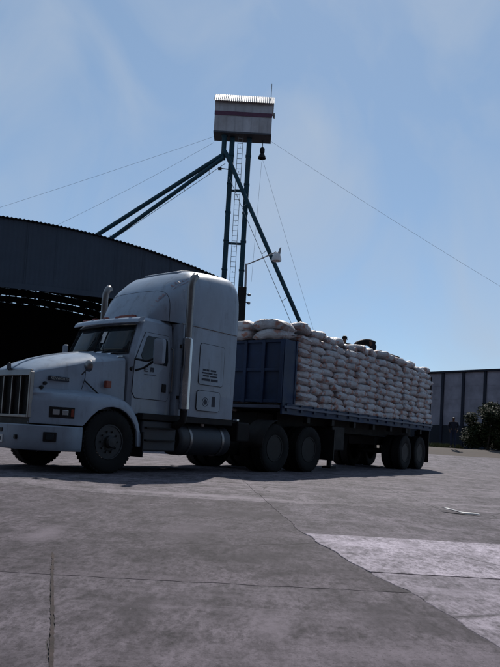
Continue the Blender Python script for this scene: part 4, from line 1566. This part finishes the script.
# head house
bx0, bx1, by0, by1, bz0, bz1 = -3.52, 0.42, 45.35, 46.65, 21.45, 23.62
mb = MB()
x0, x1, y0, y1 = bx0 + 1.6, bx1 + 1.6, by0 - TY, by1 - TY
mb.box(x0, x1, y0, y1, bz0 - 0.6, bz1 - 0.6)
rz_ = bz1 - 0.6
for xa in (x0, x1):
    mb.add([(xa, y0, rz_), (xa, y1, rz_), (xa, 0, rz_ + 0.63)], [(0, 1, 2)])
hh = mb.build('head_house', M['house'], tw)
for ya, yb in ((y0 - 0.035, y0 - 0.022), (y1 + 0.003, y1 + 0.012)):
    mb = MB()
    mb.box(x0 - 0.012, x1 + 0.012, ya, yb, bz0 - 0.6 + 1.12, bz0 - 0.6 + 1.40)
    mb.build('maroon_band', M['maroon'], hh)
mb = MB()
mb.box(x0 - 0.02, x1 + 0.02, y0 - 0.05, y1 + 0.05, bz0 - 0.72, bz0 - 0.603)
mb.build('floor_frame', M['under'], hh)
for k in range(7):    # sheet joints
    xx = x0 + (k + 0.5) * (x1 - x0) / 7
    mb = MB()
    mb.box(xx - 0.012, xx + 0.012, y0 - 0.02, y0 - 0.0125, bz0 - 0.59, bz1 - 0.61)
    mb.build('sheet_joint', M['house'], hh)
for sgn in (-1, 1):   # corrugated roof slopes
    mb = MB()
    rg = [[], []]
    k = 64
    for i in range(k + 1):
        xx = x0 - 0.1 + (x1 - x0 + 0.2) * i / k
        dz = 0.045 if i % 2 else 0.0
        rg[0].append((xx, sgn * 0.93, rz_ - 0.17 + dz))
        rg[1].append((xx, sgn * 0.0, rz_ + 0.70 + dz))
    mb.loft(rg, False, False)
    ro = mb.build('roof_sheet', M['zinc'], hh)
    so = ro.modifiers.new('thick', 'SOLIDIFY')
    so.thickness = 0.01
mb = MB()
mb.tube([tl(0.28, 46.0, 24.0), tl(0.28, 46.0, 25.3)], 0.03, 6)
mb.build('antenna', M['wire'], tw)
mb = MB()
mb.lathe([(0.02, 0.0), (0.16, 0.05), (0.20, 0.14), (0.19, 0.145), (0.14, 0.07), (0.02, 0.03)], tl(0.46, 45.6, 22.85), 'x', 16, caps=False)
mb.tube([tl(0.42, 45.6, 22.85), tl(0.50, 45.6, 22.85)], 0.03, 6)
mb.build('dish', M['galv'], tw)
# discharge spouts
mb = MB()
mb.lathe([(0.15, 0.0), (0.17, 0.35), (0.17, 1.5), (0.24, 1.71)], tl(-2.78, 45.8, 19.62), 'z', 12)
mb.build('spout_head', M['teal'], tw)
mb = MB()
mb.tube([tl(-2.78, 45.8, 20.0), tl(-13.9, 46.3, 12.0)], 0.15, 12)
mb.build('spout', M['teal'], tw, smooth=40)
mb = MB()
mb.tube([tl(-2.74, 45.65, 19.72), tl(-12.0, 45.8, 12.1)], 0.14, 12)
mb.build('spout', M['teal'], tw, smooth=40)
mb = MB()
mb.tube([tl(-2.78, 45.6, 20.25), tl(-2.55, 45.5, 19.9), tl(7.0, 45.4, 0.75)], 0.15, 12)
mb.build('spout', M['teal'], tw, smooth=40)
for (p0, p1) in ((Vector(tl(-2.6, 45.6, 19.3)), Vector(tl(-11.6, 45.7, 12.3))), (Vector(tl(-2.3, 45.35, 18.3)), Vector(tl(6.2, 45.3, 0.85)))):
    mb = MB()
    mb.tube([p0, p1], 0.02, 5)
    up_ = Vector((0, 0, 1)) if p1.x < p0.x else Vector((0.6, 0, 0.5))
    for q in (0.12, 0.3, 0.48, 0.66, 0.84):
        c = p0.lerp(p1, q)
        mb.tube([c, c + up_ * 0.45], 0.02, 5)
    mb.build('stay_cable', M['wire'], tw)
mb = MB()
mb.tube([tl(-2.4, 46.0, 19.05), tl(-2.95, 45.9, 19.05)], 0.035, 6)
mb.box(*[c for pr in zip(tl(-3.1, 45.75, 18.95), tl(-2.85, 46.0, 19.08)) for c in pr])
mb.build('flood_lamp', M['chassis'], tw)

def cable(p, q, sag, label, r=0.008):
    p, q = Vector(p), Vector(q)
    mb = MB()
    pts = []
    for i in range(25):
        t = i / 24
        v = p.lerp(q, t)
        v.z -= 4 * sag * t * (1 - t)
        pts.append(v)
    mb.tube(pts, r, 5)
    tag(mb.build('guy_cable', M['wire'], smooth=60), label, 'cable', 'cables of the tower')
cable((-3.55, 46, 21.3), (-40, 46, 7.2), 0.3, 'upper thin guy cable running left from the head house')
cable((-3.5, 46, 20.9), (-14.6, 46.3, 14.2), 0.15, 'lower thin guy cable running left from the tower to the roof')
cable((0.45, 46, 21.2), (34.5, 46, 2.9), 0.5, 'long guy cable running right from the head house across the sky')
cable((-0.1, 45.8, 19.9), (6.6, 45.4, 0.8), 0.0, 'thin cable slanting down right of the tower beside the diagonal spout')
cable((-0.12, 45.75, 19.6), (-0.35, 45.7, 11.2), 0.0, 'thin rope hanging straight down below the bell-shaped lamp')

hl = empty('hanging_lamp', (-0.12, 45.75, 19.85))
tag(hl, 'dark bell-shaped lamp hanging under the right end of the head house', 'lamp')
mb = MB()
mb.tube([(0, 0, 0.75), (0, 0, 1.30)], 0.03, 6)
mb.build('hanger', M['chassis'], hl)
mb = MB()
mb.lathe([(0.10, 0.36), (0.17, 0.42), (0.17, 0.70), (0.08, 0.78)], (0, 0, 0), 'z', 14)
mb.build('ballast', M['chassis'], hl, smooth=40)
mb = MB()
mb.lathe([(0.08, 0.40), (0.16, 0.30), (0.24, 0.14), (0.28, 0.0), (0.265, 0.0), (0.22, 0.13), (0.07, 0.34)], (0, 0, 0), 'z', 18, caps=False)
mb.build('shade', M['chassis'], hl, smooth=40)

# ------------------------------------------------------------------ yard lamp on its steel column
lp = empty('yard_lamp', (-0.58, 30.0, rise(0, 30)))
tag(lp, 'steel column with a thin arm and white flood lamp just behind the sleeper cab', 'lamp post')
zb = lp.location.z
mb = MB()
mb.box(-0.22, 0.16, -0.16, 0.16, -0.1, 7.34 - zb)
co_ = mb.build('column', M['chassis'], lp, bevel=0.01)
mb = MB()
mb.tube([(0.10, 0, 7.3 - zb), (0.08, 0, 8.42 - zb)], 0.05, 8)
mb.build('pole', M['wire'], lp)
mb = MB()
mb.tube([(0.08, 0, 8.38 - zb), (0.7, 0, 8.68 - zb), (1.38, 0, 9.03 - zb)], 0.03, 8)
mb.build('arm', M['wire'], lp)
mb = MB()
mb.lathe([(0.05, 0.03), (0.15, -0.06), (0.21, -0.24), (0.22, -0.36), (0.20, -0.37), (0.12, -0.1)], (1.42, -0.05, 8.98 - zb), 'z', 16, caps=False)
sh_ = mb.build('reflector', M['plastic_white'], lp, smooth=40)
mb = MB()
mb.loft([[(1.45, -0.12, 8.95 - zb), (1.57, -0.12, 8.9 - zb), (1.57, 0.05, 8.9 - zb), (1.45, 0.05, 8.95 - zb)], [(1.53, -0.1, 9.22 - zb), (1.60, -0.1, 9.25 - zb), (1.60, 0.03, 9.25 - zb), (1.53, 0.03, 9.22 - zb)]])
mb.build('ballast', M['wire'], lp, bevel=0.01)
for zz, xx in ((7.05, 0.16), (6.68, 0.16)):
    mb = MB()
    mb.tube([(xx, -0.05, zz - zb), (xx + 0.12, -0.05, zz - zb - 0.04)], 0.025, 6)
    mb.lathe([(0.02, -0.1), (0.07, -0.08), (0.07, 0.0), (0.02, 0.04)], (xx + 0.13, -0.05, zz - zb), 'z', 10)
    mb.build('insulator', M['galv'], lp, smooth=40)

# ------------------------------------------------------------------ long wall of the building on the right
P0, E_ = Vector((15.45, 59.1)), Vector((0.627, -0.779)).normalized()
wb = empty('industrial_building', (P0.x, P0.y, 0.8), math.atan2(E_.y, E_.x))
tag(wb, 'long grey building with dark columns beyond the rear of the trailer', 'building')
zt, zd = 7.06 - 0.8, 2.62 - 0.8
SP = 2.02
first = 1.56 - 10 * SP
cols = [first + SP * k for k in range(20)]
for k, s0 in enumerate(cols[:-1]):
    mb = MB()
    mb.box(s0 + 0.13, cols[k + 1] - 0.13, 0.0, 0.25, zd + 0.003, zt)
    mb.build('wall_panel', M['wall_pale'], wb)
    mb = MB()
    mb.box(s0 + 0.13, cols[k + 1] - 0.13, -0.04, 0.25, -0.3, zd)
    mb.build('lower_panel', M['wall_dark'], wb)  # lower panels, darker than the wall above
    for q in (1, 2, 3):
        mb = MB()
        zz = zd + (zt - zd) * q / 4
        mb.box(s0 + 0.135, cols[k + 1] - 0.135, -0.012, -0.002, zz - 0.012, zz + 0.012)
        mb.build('course_line', M['wall_pale'], wb)
for s0 in cols:
    mb = MB()
    mb.box(s0 - 0.12, s0 + 0.12, -0.10, 0.26, -0.3, zt + 0.02)
    mb.build('column', M['pilaster'], wb)
mb = MB()
mb.box(cols[0] - 0.2, cols[-1] + 0.2, -0.18, 0.35, zt + 0.022, zt + 0.17)
mb.build('parapet_cap', M['pilaster'], wb)
mb = MB()
mb.box(cols[0] - 0.12, cols[-1] + 0.12, 0.36, 12.0, -0.3, zt - 0.1)
mb.build('building_shell', M['wall_pale'], wb)

# ------------------------------------------------------------------ shrub and grass by the far wall
def shrub(label, loc, h, w, seed, nleaf):
    r_ = random.Random(seed)
    root = empty('leafy_shrub', loc)
    tag(root, label, 'shrub')
    mb = MB()
    tips = []
    for k in range(7):
        a = r_.uniform(0, 2 * PI)
        rr = w * r_.uniform(0.15, 0.42)
        tip = Vector((rr * math.cos(a), rr * math.sin(a), h * r_.uniform(0.55, 0.95)))
        mid_ = tip * 0.5 + Vector((r_.uniform(-0.15, 0.15), r_.uniform(-0.15, 0.15), 0))
        mb.tube([(0.05 * math.cos(a), 0.05 * math.sin(a), -0.1), mid_, tip], [0.06, 0.035, 0.01], 6)
        tips.append(tip)
    mb.build('trunk', M['bark'], root)
    blobs = [(t * r_.uniform(0.7, 1.0), r_.uniform(0.3, 0.55)) for t in tips]
    blobs += [(Vector((r_.uniform(-w / 2, w / 2), r_.uniform(-w / 3, w / 3), h * r_.uniform(0.08, 0.55))), r_.uniform(0.4, 0.65)) for k in range(16)]
    mb = MB()
    for i in range(nleaf):
        c, br = r_.choice(blobs)
        d = Vector((r_.gauss(0, 1), r_.gauss(0, 1), r_.gauss(0, 1))).normalized() * br * r_.random() ** 0.4
        p = c + d
        if p.z < 0.05:
            continue
        ax_ = Vector((r_.gauss(0, 1), r_.gauss(0, 1), r_.gauss(0, 0.6))).normalized()
        sd_ = ax_.orthogonal().normalized()
        L_ = r_.uniform(0.06, 0.12)
        mb.add([p - ax_ * L_, p + sd_ * L_ * 0.4, p + ax_ * L_, p - sd_ * L_ * 0.4], [(0, 1, 2, 3)])
    mb.build('crown', M['leaf'], root, recalc=False)
shrub('dark bushy shrub against the grey building at the right edge', (14.15, 40.2, rise(13, 40) - 0.05), 3.3, 2.0, 3, 13000)
shrub('low dark shrub to the right of the tall shrub, at the edge of the picture', (16.0, 41.0, rise(13, 41) - 0.05), 1.7, 1.9, 8, 7000)
r_ = random.Random(4)
mb = MB()
for i in range(1800):
    x, y = 10.4 + r_.random() * 2.6, 41.0 + r_.random() * 2.2
    z = rise(x, y) - 0.12
    a = r_.uniform(0, 2 * PI)
    h_ = r_.uniform(0.15, 0.38)
    dx, dy = math.cos(a) * 0.02, math.sin(a) * 0.02
    lx, ly = r_.gauss(0, 0.08), r_.gauss(0, 0.08)
    mb.add([(x - dx, y - dy, z), (x + dx, y + dy, z), (x + lx, y + ly, z + h_)], [(0, 1, 2)])
tag(mb.build('grass', M['grass'], recalc=False), 'strip of dry green grass at the foot of the far wall', 'grass', kind='stuff')

# ------------------------------------------------------------------ scrap lying on the concrete
mb = MB()
base = Vector((2.33, 7.98, 0.004))
L_ = []
for i in range(9):
    t = i / 8
    c = base + Vector((0.33 * t, -0.24 * t, 0.012 + 0.028 * (1 - t) ** 2 + 0.006 * math.sin(9 * t)))
    w = 0.085 * (1 - 0.55 * t)
    L_.append([c + Vector((-0.3 * w, w, 0.0)), c + Vector((0, 0, 0.008)), c + Vector((0.4 * w, -w, -0.004))])
mb.loft(L_, False, False)
sc_ = mb.build('plastic_scrap', M['plastic_white'], smooth=60)
so = sc_.modifiers.new('thick', 'SOLIDIFY')
so.thickness = 0.004
tag(sc_, 'small curled white scrap lying on the concrete at the right', 'scrap')

# ------------------------------------------------------------------ unseen dark block added behind the camera to cut sky light on the truck
bw = empty('sky_blocker', (0, -9.0, 0))
tag(bw, 'added dark block behind the camera that shuts out sky light', 'warehouse')
mb = MB()
mb.box(-55, 55, -22, 0, -0.12, 23.0)
mb.build('wall', M['facing'], bw)
mb = MB()
mb.prism([(-22.4, 23.01), (0.4, 23.01), (0.4, 23.2), (-11, 26.3), (-22.4, 23.2)], 'x', -55.4, 55.4)
mb.build('roof', M['facing'], bw)
for k in range(9):
    mb = MB()
    mb.box(-40 + k * 10 - 2.6, -40 + k * 10 + 2.6, 0.003, 0.08, -0.05, 6.0)
    mb.build('blocker_door', M['wall_dark'], bw)
